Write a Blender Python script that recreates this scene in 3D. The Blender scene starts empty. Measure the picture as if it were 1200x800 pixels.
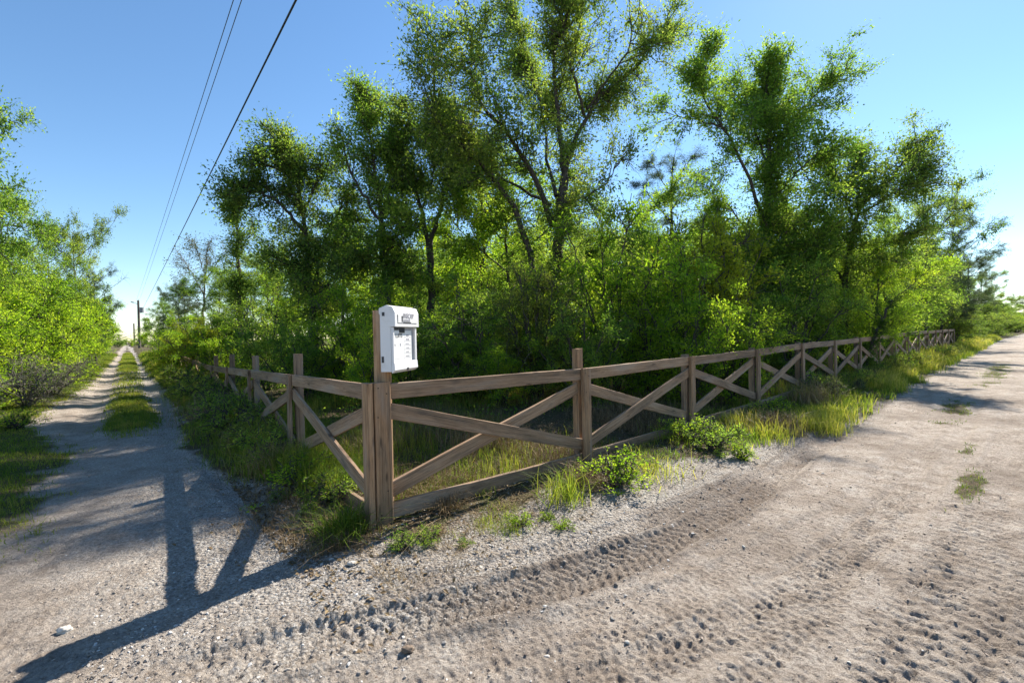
import bpy, math, random
import numpy as np
from mathutils import Vector, Matrix

RNG = np.random.default_rng(11)
random.seed(5)
sc = bpy.context.scene
COL = sc.collection

# ------------------------------------------------------------------ camera geometry
F, CAMH = 529.0, 1.563
PITCH, ROLL = math.radians(.9), math.radians(1.08)
cf = np.array([0, math.cos(PITCH), -math.sin(PITCH)])
cu0 = np.array([0, math.sin(PITCH), math.cos(PITCH)])
cr0 = np.array([1., 0, 0])
cr = cr0*math.cos(ROLL) - cu0*math.sin(ROLL)
cu = cu0*math.cos(ROLL) + cr0*math.sin(ROLL)
EYE = np.array([0, 0, CAMH])

def ray(px, py): return cf + (px-600)/F*cr - (py-400)/F*cu
def on_ground(px, py, z=0.):
    d = ray(px, py); return EYE + d*((z-CAMH)/d[2])
def at_depth(px, py, dep): return EYE + ray(px, py)*dep
def px_of(x, y):
    d = np.array([x, y, 0.]) - EYE; return 600 + F*(d@cr)/(d@cf)

# fence frames: u along the fence, v towards the outside (road / lane)
NC = on_ground(435, 629)[:2]
AR, AL = math.radians(49.5), math.radians(-39.4)
UR = np.array([math.sin(AR), math.cos(AR)]); VR = np.array([UR[1], -UR[0]])
UL = np.array([math.sin(AL), math.cos(AL)]); VL = np.array([-UL[1], UL[0]])
def R2W(u, v): return NC + UR*u + VR*v
def L2W(u, v): return NC + UL*u + VL*v
def lane_shift(u): return .018*np.maximum(u-5, 0)

# ------------------------------------------------------------------ small helpers
def tag(o, label=None, cat=None, group=None, kind=None):
    if label: o['label'] = label
    if cat: o['category'] = cat
    if group: o['group'] = group
    if kind: o['kind'] = kind
    return o

def empty(name, loc, rz=0., label=None, cat=None, group=None):
    o = bpy.data.objects.new(name, None); COL.objects.link(o)
    o.location = loc; o.rotation_euler = (0, 0, rz); o.empty_display_size = .2
    return tag(o, label, cat, group)

def link(name, me, mat=None, parent=None, loc=None):
    o = bpy.data.objects.new(name, me); COL.objects.link(o)
    if mat is not None and not me.materials: me.materials.append(mat)
    if parent is not None: o.parent = parent
    if loc is not None: o.location = loc
    return o

def dup(root, loc, rz, s, label=None, group=None, cat=None):
    r = root.copy(); COL.objects.link(r)
    r.location = loc; r.rotation_euler = (0, 0, rz); r.scale = s if hasattr(s, '__len__') else (s, s, s)
    tag(r, label, cat, group)
    for ch in list(root.children):
        c = ch.copy(); COL.objects.link(c); c.parent = r
    return r

def np_mesh(name, V, faces, smooth=False, fattr=None, vattr=None, vcol=None, vvec=None):
    """faces: list of int arrays (m,k)"""
    me = bpy.data.meshes.new(name)
    V = np.ascontiguousarray(V, np.float32)
    me.vertices.add(len(V)); me.vertices.foreach_set('co', V.ravel())
    faces = [np.asarray(f, np.int32) for f in faces if len(f)]
    loops = np.concatenate([f.ravel() for f in faces])
    tot = np.concatenate([np.full(len(f), f.shape[1], np.int32) for f in faces])
    start = np.concatenate([[0], np.cumsum(tot)[:-1]]).astype(np.int32)
    me.loops.add(len(loops)); me.loops.foreach_set('vertex_index', loops)
    me.polygons.add(len(tot)); me.polygons.foreach_set('loop_start', start)
    me.update(calc_edges=True)
    me.polygons.foreach_set('use_smooth', np.full(len(tot), bool(smooth)))
    if fattr:
        for k, a in fattr.items():
            at = me.attributes.new(k, 'FLOAT', 'FACE'); at.data.foreach_set('value', np.ascontiguousarray(a, np.float32))
    if vattr:
        for k, a in vattr.items():
            at = me.attributes.new(k, 'FLOAT', 'POINT'); at.data.foreach_set('value', np.ascontiguousarray(a, np.float32))
    if vvec:
        for k, a in vvec.items():
            at = me.attributes.new(k, 'FLOAT_VECTOR', 'POINT'); at.data.foreach_set('vector', np.ascontiguousarray(a, np.float32).ravel())
    me.update()
    return me

def unit(a): return a/np.maximum(np.linalg.norm(a, axis=-1, keepdims=True), 1e-9)

def _hash(ix, iy, seed):
    h = (ix.astype(np.int64)*374761393 + iy.astype(np.int64)*668265263 + seed*1442695041) & 0xffffffff
    h = ((h ^ (h >> 13))*1274126177) & 0xffffffff
    return ((h ^ (h >> 16)) & 0xffffff)/float(0xffffff)
def vnoise(x, y, seed=0):
    ix, iy = np.floor(x), np.floor(y); fx, fy = x-ix, y-iy
    fx = fx*fx*(3-2*fx); fy = fy*fy*(3-2*fy)
    a = _hash(ix, iy, seed); b = _hash(ix+1, iy, seed); c = _hash(ix, iy+1, seed); d = _hash(ix+1, iy+1, seed)
    return (a*(1-fx)+b*fx)*(1-fy) + (c*(1-fx)+d*fx)*fy - .5
def fbm(x, y, seed=0, octv=4):
    s = 0; a = 1.
    for k in range(octv):
        s = s + a*vnoise(x*2**k, y*2**k, seed+k*7); a *= .5
    return s
def sstep(a, b, x):
    t = np.clip((x-a)/(b-a), 0, 1); return t*t*(3-2*t)

# ------------------------------------------------------------------ materials
def new_mat(name):
    m = bpy.data.materials.new(name); m.use_nodes = True
    nt = m.node_tree; nt.nodes.clear()
    out = nt.nodes.new('ShaderNodeOutputMaterial')
    return m, nt, out
def N(nt, typ, **kw):
    n = nt.nodes.new('ShaderNode'+typ)
    for k, v in kw.items():
        if k.startswith('i_'):
            key = k[2:].replace('_', ' ')
            n.inputs[int(key) if key.isdigit() else key].default_value = v
        else: setattr(n, k, v)
    return n
def ramp(nt, fac, stops, interp='LINEAR'):
    r = nt.nodes.new('ShaderNodeValToRGB'); r.color_ramp.interpolation = interp
    el = r.color_ramp.elements
    el[0].position, el[0].color = stops[0][0], (*stops[0][1], 1)
    el[1].position, el[1].color = stops[-1][0], (*stops[-1][1], 1)
    for p, c in stops[1:-1]:
        e = el.new(p); e.color = (*c, 1)
    nt.links.new(fac, r.inputs[0]); return r.outputs[0]
def math_n(nt, op, a, b=None, c=None):
    n = nt.nodes.new('ShaderNodeMath'); n.operation = op
    for i, x in enumerate((a, b, c)):
        if x is None: continue
        if isinstance(x, (int, float)): n.inputs[i].default_value = x
        else: nt.links.new(x, n.inputs[i])
    return n.outputs[0]
def mixc(nt, fac, a, b, blend='MIX'):
    n = nt.nodes.new('ShaderNodeMix'); n.data_type = 'RGBA'; n.blend_type = blend
    for sock, x in ((n.inputs['Factor'], fac), (n.inputs[6], a), (n.inputs[7], b)):
        if isinstance(x, (int, float)): sock.default_value = x
        elif isinstance(x, tuple): sock.default_value = (*x, 1)
        else: nt.links.new(x, sock)
    return n.outputs[2]

def leaf_mat(name, dark, mid, light, trans=.45, rough=.6, tgain=1.6, spec=.15):
    m, nt, out = new_mat(name)
    at = N(nt, 'Attribute', attribute_name='tone')
    oi = N(nt, 'ObjectInfo')
    f = math_n(nt, 'ADD', at.outputs['Fac'], math_n(nt, 'MULTIPLY', math_n(nt, 'SUBTRACT', oi.outputs['Random'], .5), .22))
    col = ramp(nt, f, [(0., dark), (.5, mid), (1., light)])
    pb = N(nt, 'BsdfPrincipled'); pb.inputs['Roughness'].default_value = rough
    pb.inputs['Specular IOR Level'].default_value = spec
    nt.links.new(col, pb.inputs['Base Color'])
    tr = N(nt, 'BsdfTranslucent')
    tc = mixc(nt, 1., col, (tgain*1.0, tgain*1.0, tgain*.5), 'MULTIPLY')
    nt.links.new(tc, tr.inputs['Color'])
    mx = N(nt, 'MixShader'); mx.inputs[0].default_value = trans
    nt.links.new(pb.outputs[0], mx.inputs[1]); nt.links.new(tr.outputs[0], mx.inputs[2])
    nt.links.new(mx.outputs[0], out.inputs['Surface'])
    return m

def bark_mat(name, a, b, scale=9.):
    m, nt, out = new_mat(name)
    tc = N(nt, 'TexCoord'); mp = N(nt, 'Mapping'); mp.inputs['Scale'].default_value = (1, 1, .22)
    nt.links.new(tc.outputs['Object'], mp.inputs['Vector'])
    no = N(nt, 'TexNoise', i_Scale=scale*2.5, i_Detail=6., i_Roughness=.65); nt.links.new(mp.outputs[0], no.inputs['Vector'])
    col = ramp(nt, no.outputs['Fac'], [(.3, a), (.55, tuple((x+y)/2 for x, y in zip(a, b))), (.75, b)])
    pb = N(nt, 'BsdfPrincipled'); pb.inputs['Roughness'].default_value = .9
    nt.links.new(col, pb.inputs['Base Color'])
    bp = N(nt, 'Bump', i_Strength=.6, i_Distance=.02); nt.links.new(no.outputs['Fac'], bp.inputs['Height'])
    nt.links.new(bp.outputs[0], pb.inputs['Normal'])
    nt.links.new(pb.outputs[0], out.inputs['Surface']); return m

M = {}
M['leaf_oak'] = leaf_mat('leaf_oak', (.050, .100, .020), (.120, .185, .038), (.225, .265, .062), .54, tgain=2.2)
M['leaf_mid'] = leaf_mat('leaf_mid', (.060, .128, .020), (.142, .230, .038), (.250, .310, .060), .56, tgain=2.2)
M['leaf_bright'] = leaf_mat('leaf_bright', (.085, .170, .014), (.190, .295, .024), (.310, .370, .036), .56, tgain=2.2)
M['leaf_yellow'] = leaf_mat('leaf_yellow', (.140, .185, .016), (.260, .295, .026), (.380, .360, .040), .55, tgain=1.8)
M['leaf_olive'] = leaf_mat('leaf_olive', (.095, .135, .026), (.180, .225, .042), (.270, .300, .066), .5, tgain=1.8)
M['leaf_pine'] = leaf_mat('leaf_pine', (.034, .066, .034), (.072, .112, .056), (.130, .160, .080), .35)
M['leaf_grey'] = leaf_mat('leaf_grey', (.06, .08, .04), (.12, .145, .07), (.20, .20, .11), .35)
M['grass'] = leaf_mat('grass_blades', (.050, .095, .012), (.125, .180, .022), (.270, .255, .060), .45, tgain=1.8)
M['grass_gold'] = leaf_mat('gold_grass_blades', (.070, .130, .016), (.190, .235, .032), (.360, .320, .095), .46, tgain=1.9)
M['dead'] = leaf_mat('dead_plants', (.10, .065, .035), (.20, .14, .075), (.34, .26, .15), .15, tgain=1.)
M['bark'] = bark_mat('tree_bark', (.028, .023, .018), (.100, .084, .068))
M['bark_grey'] = bark_mat('grey_bark', (.09, .078, .065), (.26, .235, .20))

def wood_mat(name, tint):
    m, nt, out = new_mat(name)
    at = N(nt, 'Attribute', attribute_name='grain')
    oi = N(nt, 'ObjectInfo')
    off = N(nt, 'CombineXYZ'); nt.links.new(math_n(nt, 'MULTIPLY', oi.outputs['Random'], 37.), off.inputs[0])
    va = N(nt, 'VectorMath', operation='ADD'); nt.links.new(at.outputs['Vector'], va.inputs[0]); nt.links.new(off.outputs[0], va.inputs[1])
    def mapped(s):
        mp = N(nt, 'Mapping'); mp.inputs['Scale'].default_value = s; nt.links.new(va.outputs[0], mp.inputs['Vector']); return mp.outputs[0]
    big = N(nt, 'TexNoise', i_Scale=1., i_Detail=3.); nt.links.new(mapped((1.3, 9, 9)), big.inputs['Vector'])
    grain = N(nt, 'TexNoise', i_Scale=1., i_Detail=7., i_Roughness=.7, i_Distortion=.6); nt.links.new(mapped((2.6, 70, 70)), grain.inputs['Vector'])
    fine = N(nt, 'TexNoise', i_Scale=1., i_Detail=3., i_Roughness=.6); nt.links.new(mapped((14, 330, 330)), fine.inputs['Vector'])
    cols = ramp(nt, grain.outputs['Fac'], [(.28, (.085*tint[0], .058*tint[1], .040*tint[2])), (.48, (.215*tint[0], .155*tint[1], .112*tint[2])), (.72, (.315*tint[0], .245*tint[1], .185*tint[2]))])
    grey = ramp(nt, big.outputs['Fac'], [(.35, (.72, .74, .78)), (.65, (1.12, 1.02, .92))])
    c = mixc(nt, 1., cols, grey, 'MULTIPLY')
    c = mixc(nt, .35, c, ramp(nt, fine.outputs['Fac'], [(.3, (.25, .22, .2)), (.7, (1.25, 1.25, 1.25))]), 'MULTIPLY')
    # knots
    vo = N(nt, 'TexVoronoi', i_Scale=1.); nt.links.new(mapped((2.1, 11, 5)), vo.inputs['Vector'])
    kn = ramp(nt, vo.outputs['Distance'], [(.06, (1, 1, 1)), (.13, (0, 0, 0))])
    c = mixc(nt, math_n(nt, 'MULTIPLY', kn, .8), c, (.045, .028, .018))
    ck = N(nt, 'TexNoise', i_Scale=1., i_Detail=2., i_Roughness=.5); nt.links.new(mapped((.9, 120, 120)), ck.inputs['Vector'])
    c = mixc(nt, ramp(nt, ck.outputs['Fac'], [(.63, (0, 0, 0)), (.68, (.85, .85, .85))]), c, (.04, .03, .022))
    c = mixc(nt, ramp(nt, big.outputs['Fac'], [(.5, (0, 0, 0)), (.68, (.55, .55, .55))]), c, (.23, .215, .185))
    # damp, mildewed foot of vertical pieces and random stains
    st = N(nt, 'TexNoise', i_Scale=1., i_Detail=4.); nt.links.new(mapped((3.2, 14, 14)), st.inputs['Vector'])
    c = mixc(nt, ramp(nt, st.outputs['Fac'], [(.56, (0, 0, 0)), (.72, (.6, .6, .6))]), c, (.075, .062, .05))
    ft = N(nt, 'Attribute', attribute_name='foot'); c = mixc(nt, math_n(nt, 'MULTIPLY', ft.outputs['Fac'], ramp(nt, st.outputs['Fac'], [(.3, (.25, .25, .25)), (.65, (1, 1, 1))])), c, (.085, .07, .05))
    oc = N(nt, 'HueSaturation'); oc.inputs['Saturation'].default_value = .95
    nt.links.new(math_n(nt, 'ADD', math_n(nt, 'MULTIPLY', oi.outputs['Random'], .35), .82), oc.inputs['Value']); nt.links.new(c, oc.inputs['Color'])
    pb = N(nt, 'BsdfPrincipled'); pb.inputs['Roughness'].default_value = .82; pb.inputs['Specular IOR Level'].default_value = .25
    nt.links.new(oc.outputs[0], pb.inputs['Base Color'])
    bp = N(nt, 'Bump', i_Strength=.55, i_Distance=.004); nt.links.new(math_n(nt, 'ADD', grain.outputs['Fac'], math_n(nt, 'MULTIPLY', fine.outputs['Fac'], .5)), bp.inputs['Height'])
    nt.links.new(bp.outputs[0], pb.inputs['Normal'])
    nt.links.new(pb.outputs[0], out.inputs['Surface']); return m
M['wood'] = wood_mat('weathered_wood', (1.48, 1.32, 1.08))
M['wood_warm'] = wood_mat('treated_wood', (1.72, 1.42, 1.02))

def plain_mat(name, col, rough=.5, spec=.4, dirt=None, metallic=0., dscale=18.):
    m, nt, out = new_mat(name)
    pb = N(nt, 'BsdfPrincipled'); pb.inputs['Roughness'].default_value = rough; pb.inputs['Specular IOR Level'].default_value = spec
    pb.inputs['Metallic'].default_value = metallic
    tc = N(nt, 'TexCoord'); no = N(nt, 'TexNoise', i_Scale=dscale, i_Detail=6., i_Roughness=.7); nt.links.new(tc.outputs['Object'], no.inputs['Vector'])
    d = dirt or tuple(x*.75 for x in col)
    c = mixc(nt, ramp(nt, no.outputs['Fac'], [(.48, (0, 0, 0)), (.75, (.7, .7, .7))]), col, d)
    nt.links.new(c, pb.inputs['Base Color']); nt.links.new(pb.outputs[0], out.inputs['Surface']); return m
M['box_white'] = plain_mat('white_box_plastic', (.66, .66, .67), .42, .4, (.54, .53, .50), dscale=7.)
M['box_dark'] = plain_mat('dark_slot', (.03, .03, .035), .5)
M['box_grey'] = plain_mat('grey_recess', (.34, .34, .36), .6)
M['paper'] = plain_mat('flyer_paper', (.74, .74, .73), .7, .2, (.78, .78, .75))
M['ink'] = plain_mat('printed_ink', (.07, .07, .075), .7, .2)
M['ink_grey'] = plain_mat('grey_printed_ink', (.3, .3, .34), .7, .2)
M['pole'] = bark_mat('utility_pole_wood', (.07, .055, .045), (.17, .14, .115))
M['metal'] = plain_mat('grey_painted_metal', (.22, .23, .24), .45, .5)
M['wire'] = plain_mat('black_cable', (.03, .032, .035), .5)
M['stone'] = plain_mat('pale_stone', (.46, .43, .39), .9, .2, (.30, .27, .23), dscale=30.)
M['clod'] = plain_mat('brown_clod', (.17, .13, .10), .95, .1, (.10, .075, .055), dscale=40.)

# ------------------------------------------------------------------ ground
def poly_px(pts): return np.array([on_ground(*p)[:2] for p in pts])
TRACKS = [  # centre line in the photo, half width, depth, tread pitch, tread height, chevron
    (poly_px([(120, 815), (250, 775), (430, 735), (600, 692), (740, 652), (870, 590), (930, 540), (1000, 490), (1060, 450)]), .16, .030, .075, .017, .5),
    (poly_px([(430, 690), (520, 676), (640, 648), (760, 612), (860, 570), (950, 510), (1010, 475)]), .10, .018, .060, .012, -.4),
    (poly_px([(120, 900), (330, 800), (560, 756), (760, 716), (900, 655), (1010, 590), (1090, 500), (1130, 450)]), .15, .014, .075, .017, .35),
    (poly_px([(560, 900), (700, 800), (850, 740), (980, 660), (1060, 590), (1120, 510), (1150, 460)]), .15, .014, .07, .012, -.5),
    (poly_px([(1040, 960), (1085, 800), (1118, 700), (1150, 620), (1180, 540), (1193, 480), (1200, 440)]), .17, .014, .10, .014, .15),
    (poly_px([(820, 900), (900, 800), (1000, 720), (1062, 650), (1110, 560), (1140, 500)]), .14, .008, .065, .014, .4),
    (poly_px([(-200, 790), (0, 745), (180, 700), (300, 650), (330, 620), (260, 560), (215, 500)]), .14, .010, .07, .013, .4),
    (poly_px([(250, 900), (420, 822), (620, 775), (800, 735), (930, 690), (1030, 600), (1095, 520)]), .11, .008, .07, .010, .3),
    (poly_px([(420, 900), (600, 838), (760, 775), (900, 715), (1010, 640), (1075, 560)]), .10, .006, .065, .010, -.3),
    (poly_px([(760, 900), (860, 800), (950, 720), (1030, 630), (1080, 560)]), .10, .006, .07, .010, .25),
    (poly_px([(-100, 770), (80, 790), (260, 760), (420, 712), (560, 680)]), .12, .008, .07, .010, .3),
    (poly_px([(960, 900), (1030, 790), (1085, 690), (1120, 600), (1150, 520)]), .10, .006, .08, .010, .2),
    (poly_px([(1180, 900), (1200, 780), (1215, 700), (1230, 620), (1232, 540)]), .15, .012, .1, .014, -.2),
]
def track_height(x, y):
    h = np.zeros_like(x); damp = np.zeros_like(x)
    for ti, (pts, hw, dep, pitch, th, chev) in enumerate(TRACKS):
        seg = pts[1:]-pts[:-1]; sl = np.linalg.norm(seg, axis=1); s0 = np.concatenate([[0], np.cumsum(sl)[:-1]])
        # smooth the centre line
        tt = np.linspace(0, sl.sum(), 60); knots = np.concatenate([[0], np.cumsum(sl)])
        cx = np.interp(tt, knots, pts[:, 0]); cy = np.interp(tt, knots, pts[:, 1])
        for _ in range(6):
            cx[1:-1] = (cx[:-2]+2*cx[1:-1]+cx[2:])/4; cy[1:-1] = (cy[:-2]+2*cy[1:-1]+cy[2:])/4
        q = np.stack([cx, cy], 1)
        lo = q.min(0)-.6; hi = q.max(0)+.6
        sel = np.where((x > lo[0]) & (x < hi[0]) & (y > lo[1]) & (y < hi[1]) & (x*x+y*y < 500))[0]
        X, Y = x[sel], y[sel]
        best = np.full(len(sel), 1e9); S = np.zeros(len(sel)); D = np.zeros(len(sel))
        acc = 0.
        for k in range(len(q)-1):
            a, b = q[k], q[k+1]; ab = b-a; L = np.linalg.norm(ab); t = np.clip(((X-a[0])*ab[0]+(Y-a[1])*ab[1])/(L*L), 0, 1)
            dx, dy = X-(a[0]+t*ab[0]), Y-(a[1]+t*ab[1]); d2 = dx*dx+dy*dy
            m = d2 < best
            best[m] = d2[m]; S[m] = acc+t[m]*L; D[m] = (np.sign(ab[0]*dy-ab[1]*dx)*np.sqrt(d2))[m]
            acc += L
        ends = sstep(0, .5, S)*sstep(0, .6, acc-S)
        wob = 1+.5*vnoise(S*1.7, S*0, 40+ti)
        prof = 1-sstep(hw*.8, hw*1.12, np.abs(D)*wob)
        lip = np.exp(-((np.abs(D)-hw*1.28)/(hw*.24))**2)
        keep = .5+.5*sstep(-.35, .25, fbm(S*1.3, D*4, 90+ti, 2)+.25)      # tread worn away in places
        ph = (S + chev*np.abs(D) + .012*vnoise(X*9, Y*9, 17))/pitch
        lug = sstep(.32, .5, np.abs((ph % 1.)-.5)*2) * sstep(.12, .3, np.abs(((D/hw*1.6+.5*np.floor(ph)) % 1.)-.5)*2)
        if ti in (2, 3, 5, 6):
            Dw = D+.012*vnoise(X*7, Y*7, 25); row = np.floor(Dw/.05+.5); ph2 = (S+row*.021*(1 if ti % 2 else -1)+.5*pitch*(row % 2))/(pitch*.72)+.7*vnoise(X*3.2, Y*3.2, 23)
            cell = _hash(np.floor(ph2), row, 8+ti)
            e = np.hypot(((ph2 % 1.)-.5)*2.0, (Dw/.05+.5-row-.5)*1.7)
            lug = .35+(.30+.20*cell)*(sstep(.3, 1.0, e)-.75)
        h[sel] += ends*(-dep*prof + dep*.55*lip*(.6+vnoise(S*6, D*8, 3+ti)) + th*prof*keep*(lug-.35))
        if ti in (0, 1): damp[sel] = np.maximum(damp[sel], ends*(prof*.55+lip*.6)*sstep(-.1, .35, vnoise(S*1.1, D*2, 60+ti)+.15))
    return np.clip(h, -.036, .024), damp

def masks(x, y):
    dx, dy = x-NC[0], y-NC[1]
    ur, vr = dx*UR[0]+dy*UR[1], dx*VR[0]+dy*VR[1]
    ul, vl = dx*UL[0]+dy*UL[1], dx*VL[0]+dy*VL[1]
    sh = lane_shift(ul)
    n = fbm(x*.9, y*.9, 3, 3); n2 = fbm(x*2.6, y*2.6, 9, 3); n3 = fbm(x*7, y*7, 5, 2)
    inside = np.minimum(sstep(.30, -.55, vr+.25*n), sstep(.45, -.45, vl+.25*n))
    # verge between the right fence and the road
    wv = .25+.95*sstep(1.5, 6.5, ur)-.012*np.maximum(ur-6, 0)
    verge_r = sstep(wv+.3, wv-.15, vr+.35*n2+.12*n3)*sstep(-.2, .3, ur)*np.where(vr > -.6, 1, 1)
    # verge between the left fence and the lane
    wl = .12+.66*sstep(1.2, 3.6, ul)-.16*sstep(5., 8., ul)+sh
    verge_l = sstep(wl+.22, wl-.15, vl+.3*n2+.1*n3)*sstep(.2, 1., ul)
    # grass strip between the two ruts of the lane
    mid = sstep(.48, .20, np.abs(vl-sh-1.50+.18*n)+.2*n3)*sstep(6.0, 7.4, ul+1.2*n2)*(1-.75*sstep(11, 16, ul)*sstep(-.12, .12, vnoise(ul*.33, ul*0, 44)))
    # far verge of the lane
    wf = 2.15+.85*sstep(5, 9.5, ul)-.45*sstep(10, 18, ul)+sh
    verge_f = sstep(wf-.2, wf+.35, vl+.4*n2+.15*n3)*sstep(1., 3.2, ul+.5*n2)
    # tufts on the road
    patch = np.zeros_like(x)
    for (pu, pv, ru, rv) in ((4.7, 2.95, .7, .10), (10.3, 2.35, 1.6, .24), (21., 2.45, 5., .3), (6.6, 2.8, .5, .1)):
        patch = np.maximum(patch, sstep(1.3, .3, np.hypot((ur-pu)/ru, (vr-pv)/rv)+1.1*n2+.7*n3))
    outer = sstep(6.2, 7.2, vr+.6*n)*sstep(-3, 0, ur)      # beyond the far edge of the right road
    veg = np.clip(np.maximum.reduce([inside, verge_r, verge_l, mid*.85, verge_f, patch*.75, outer]), 0, 1)
    return dict(ur=ur, vr=vr, ul=ul, vl=vl, inside=inside, verge_r=verge_r, verge_l=verge_l, mid=mid, verge_f=verge_f, patch=patch, veg=veg, n=n, n2=n2, sh=sh, outer=outer)

def ground_z(x, y, full=True):
    m = masks(x, y)
    z = .05*fbm(x*.35, y*.35, 21, 2) + .10*m['inside']*sstep(0, 2.5, -np.minimum(-m['vr'], -m['vl'])*-1)
    z = z - .05*sstep(.35, .05, np.abs(m['vl']-m['sh']-.90+.1*m['n']))*sstep(4, 8, m['ul'])
    z = z - .05*sstep(.40, .05, np.abs(m['vl']-m['sh']-2.18+.1*m['n']))*sstep(4, 8, m['ul'])
    z = z + .035*m['mid'] + .05*m['verge_l'] + .03*m['verge_r'] + .04*m['verge_f']
    # gravel shoulder a hand higher than the wheel track
    z = z + .035*sstep(1.45, 1.05, m['vr']+.2*m['n2'])*sstep(-1.2, .3, m['ur'])*sstep(16, 8, m['ur'])
    near = np.hypot(x, y)
    damp = np.zeros_like(x)
    if full:
        th, damp = track_height(x, y)
        bare = 1-m['veg']
        z = z + th*(.35+.65*bare)
        fade = sstep(22, 7, near)
        z = z + fade*(.010*fbm(x*4, y*4, 31, 3) + .008*fbm(x*17, y*17, 33, 2)*(.6+.8*sstep(-.3, .3, m['n2'])) + (.012*np.maximum(fbm(x*30, y*30, 36, 2), 0)**1.3+.007*fbm(x*55, y*55, 35, 1))*sstep(10, 4, near))
    return z, m, damp

def build_ground():
    th = [0.]
    while th[-1] < math.pi:
        a = abs(th[-1]); th.append(a+math.radians(.19 if a < math.radians(56) else .19+(a-math.radians(56))*2.6))
    th = np.array(th); th[-1] = math.pi
    ang = np.concatenate([-th[::-1], th[1:]])
    r = [.7]
    while r[-1] < 1400: r.append(r[-1]*(1.0034 if r[-1] < 6 else 1.0048 if r[-1] < 16 else 1.010 if r[-1] < 40 else 1.05))
    r = np.array(r); A, Rr = np.meshgrid(ang, r)
    x = (Rr*np.sin(A)).ravel(); y = (Rr*np.cos(A)).ravel()
    z, m, damp = ground_z(x, y)
    na, nr = len(ang), len(r)
    i = np.arange(nr-1)[:, None]*na+np.arange(na-1)[None, :]
    f = np.stack([i, i+1, i+na+1, i+na], -1).reshape(-1, 4)
    V = np.stack([x, y, z], 1)
    # close the small hole under the camera
    V = np.vstack([V, [[0, 0, 0]]]); c = len(V)-1
    tri = np.stack([np.full(na-1, c), np.arange(1, na), np.arange(na-1)], 1)
    ap = lambda a: np.append(a, 0)
    gravel = np.clip(sstep(1.75, 1.0, m['vr']+.35*m['n2'])*sstep(-2.5, -.2, m['ur']+.5*m['n'])*(1-sstep(12, 18, m['ur']))
                     + sstep(1.5, .5, m['vl']+.6*m['n'])*sstep(-.9, .5, m['ul'])*(1-.5*sstep(5, 12, m['ul'])), 0, 1)
    me = np_mesh('ground', V, [f, tri], smooth=True, vattr={'veg': ap(m['veg']), 'gravel': ap(gravel), 'damp': ap(damp), 'inside': ap(m['inside'])})
    return me

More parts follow.
